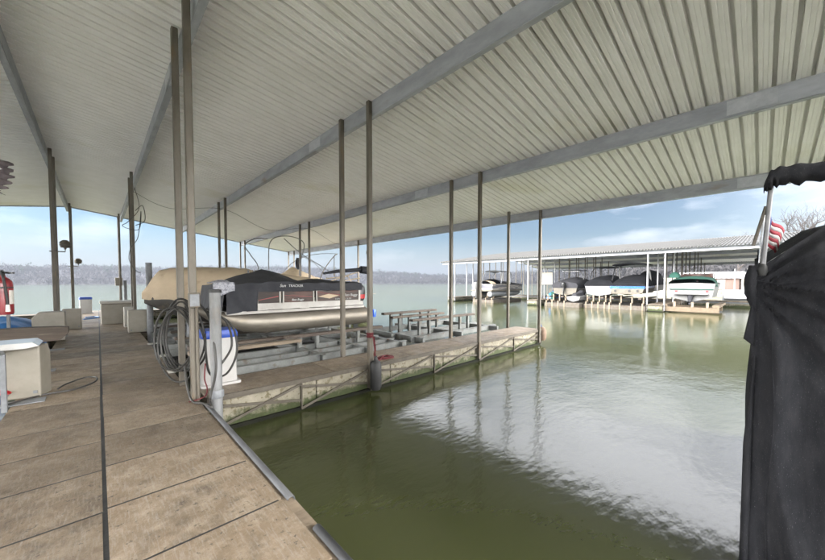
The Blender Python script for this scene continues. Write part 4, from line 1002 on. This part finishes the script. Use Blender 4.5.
# ------------------------------------------------------------------ sky, sun, camera
SUN_EL, SUN_AZ = 25, 160      # azimuth clockwise from +Y
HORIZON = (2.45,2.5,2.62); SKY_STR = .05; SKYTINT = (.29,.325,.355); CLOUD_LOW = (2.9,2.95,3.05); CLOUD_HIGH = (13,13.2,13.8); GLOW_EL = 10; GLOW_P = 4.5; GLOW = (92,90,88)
wd = bpy.data.worlds.new('World'); bpy.context.scene.world = wd; wd.use_nodes = True
n = wd.node_tree.nodes; l = wd.node_tree.links; bg = n['Background']
sky = n.new('ShaderNodeTexSky'); sky.sky_type = 'NISHITA'; sky.sun_disc = False; sky.sun_elevation = R(SUN_EL); sky.sun_rotation = R(SUN_AZ); sky.air_density = 1.0; sky.dust_density = .6
tc = n.new('ShaderNodeTexCoord'); sp = n.new('ShaderNodeSeparateXYZ'); l.new(tc.outputs['Generated'], sp.inputs[0])
def wmath(op, a, b_=None, c=None):
    q = n.new('ShaderNodeMath'); q.operation = op
    for i, x in enumerate((a, b_, c)):
        if x is None: continue
        if isinstance(x, (int, float)): q.inputs[i].default_value = x
        else: l.new(x, q.inputs[i])
    return q.outputs[0]
def wrange(x, a, b_, c=0, d_=1):
    q = n.new('ShaderNodeMapRange'); l.new(x, q.inputs['Value'])
    for k, v in zip(('From Min','From Max','To Min','To Max'), (a, b_, c, d_)): q.inputs[k].default_value = v
    return q.outputs[0]
def wmix(f, a, b_, bt='MIX'):
    q = n.new('ShaderNodeMix'); q.data_type = 'RGBA'; q.blend_type = bt; l.new(f, q.inputs['Factor']) if not isinstance(f, float) else setattr(q.inputs['Factor'], 'default_value', f)
    for k, x in (('A', a), ('B', b_)):
        if isinstance(x, tuple): q.inputs[k].default_value = (*x, 1)
        else: l.new(x, q.inputs[k])
    return q.outputs['Result']
# blue sky ahead, thin cloud thickening overhead, added broad glow behind the camera, out of view, to light the dock
clear = wmix(1.0, sky.outputs[0], SKYTINT, 'MULTIPLY')
mp = n.new('ShaderNodeMapping'); mp.inputs['Scale'].default_value = (1,1,3.2); l.new(tc.outputs['Generated'], mp.inputs['Vector'])
no = n.new('ShaderNodeTexNoise'); no.inputs['Scale'].default_value = 3.6; no.inputs['Detail'].default_value = 8; l.new(mp.outputs[0], no.inputs['Vector'])
cov_ = wmath('ADD', no.outputs['Fac'], wrange(sp.outputs['Z'], .16, .5, 0, .6))
cloud = wrange(cov_, .56, .95, 0, .92)
lo = wrange(no.outputs['Fac'], .3, .7, .85, 1.15)
ccol = wmix(1.0, wmix(wrange(sp.outputs['Z'], .0, .45), CLOUD_LOW, CLOUD_HIGH), n.new('ShaderNodeCombineXYZ').outputs[0], 'ADD')
colr = wmix(cloud, clear, ccol)
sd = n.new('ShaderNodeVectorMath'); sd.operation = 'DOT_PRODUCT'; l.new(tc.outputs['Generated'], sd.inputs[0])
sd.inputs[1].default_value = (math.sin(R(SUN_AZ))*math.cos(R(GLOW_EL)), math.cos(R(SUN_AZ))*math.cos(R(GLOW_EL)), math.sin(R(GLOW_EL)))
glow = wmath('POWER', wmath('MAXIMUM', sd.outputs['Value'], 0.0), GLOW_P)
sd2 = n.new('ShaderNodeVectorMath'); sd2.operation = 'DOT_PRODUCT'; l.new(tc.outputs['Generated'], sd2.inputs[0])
sd2.inputs[1].default_value = (math.sin(R(288))*math.cos(R(9)), math.cos(R(288))*math.cos(R(9)), math.sin(R(9)))      # second added glow, out of view to the left, to brighten the roof
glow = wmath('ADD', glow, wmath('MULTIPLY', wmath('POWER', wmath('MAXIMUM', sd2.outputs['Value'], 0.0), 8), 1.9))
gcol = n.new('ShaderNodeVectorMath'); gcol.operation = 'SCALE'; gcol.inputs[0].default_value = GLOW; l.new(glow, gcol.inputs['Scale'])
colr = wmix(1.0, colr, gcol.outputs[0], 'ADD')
colr = wmix(wrange(sp.outputs['Z'], .0, .13, .85, 0), colr, HORIZON)
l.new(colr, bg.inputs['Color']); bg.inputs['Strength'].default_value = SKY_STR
sl = bpy.data.lights.new('sun', 'SUN'); sl.energy = .5; sl.angle = R(12); sl.color = (1,.95,.88)
so = bpy.data.objects.new('sun', sl); C.objects.link(so)
d = Vector((math.sin(R(SUN_AZ))*math.cos(R(SUN_EL)), math.cos(R(SUN_AZ))*math.cos(R(SUN_EL)), math.sin(R(SUN_EL))))
so.rotation_euler = (-d).to_track_quat('-Z', 'Y').to_euler()
cd = bpy.data.cameras.new('camera'); co = bpy.data.objects.new('camera', cd); C.objects.link(co)
cd.sensor_width = 36; cd.lens = 332/825*36; cd.shift_y = 14.6/825; cd.clip_start = .05; cd.clip_end = 4000
co.location = (0,0,1.6); co.rotation_euler = (R(88), 0, R(-YAW))
sc = bpy.context.scene; sc.camera = co
sc.view_settings.view_transform = 'Standard'; sc.view_settings.look = 'None'; sc.view_settings.gamma = 1; sc.view_settings.use_curve_mapping = False
sc.view_settings.exposure = 2.9
sc.cycles.max_bounces = 8; sc.cycles.diffuse_bounces = 5; sc.cycles.glossy_bounces = 4; sc.cycles.volume_bounces = 1
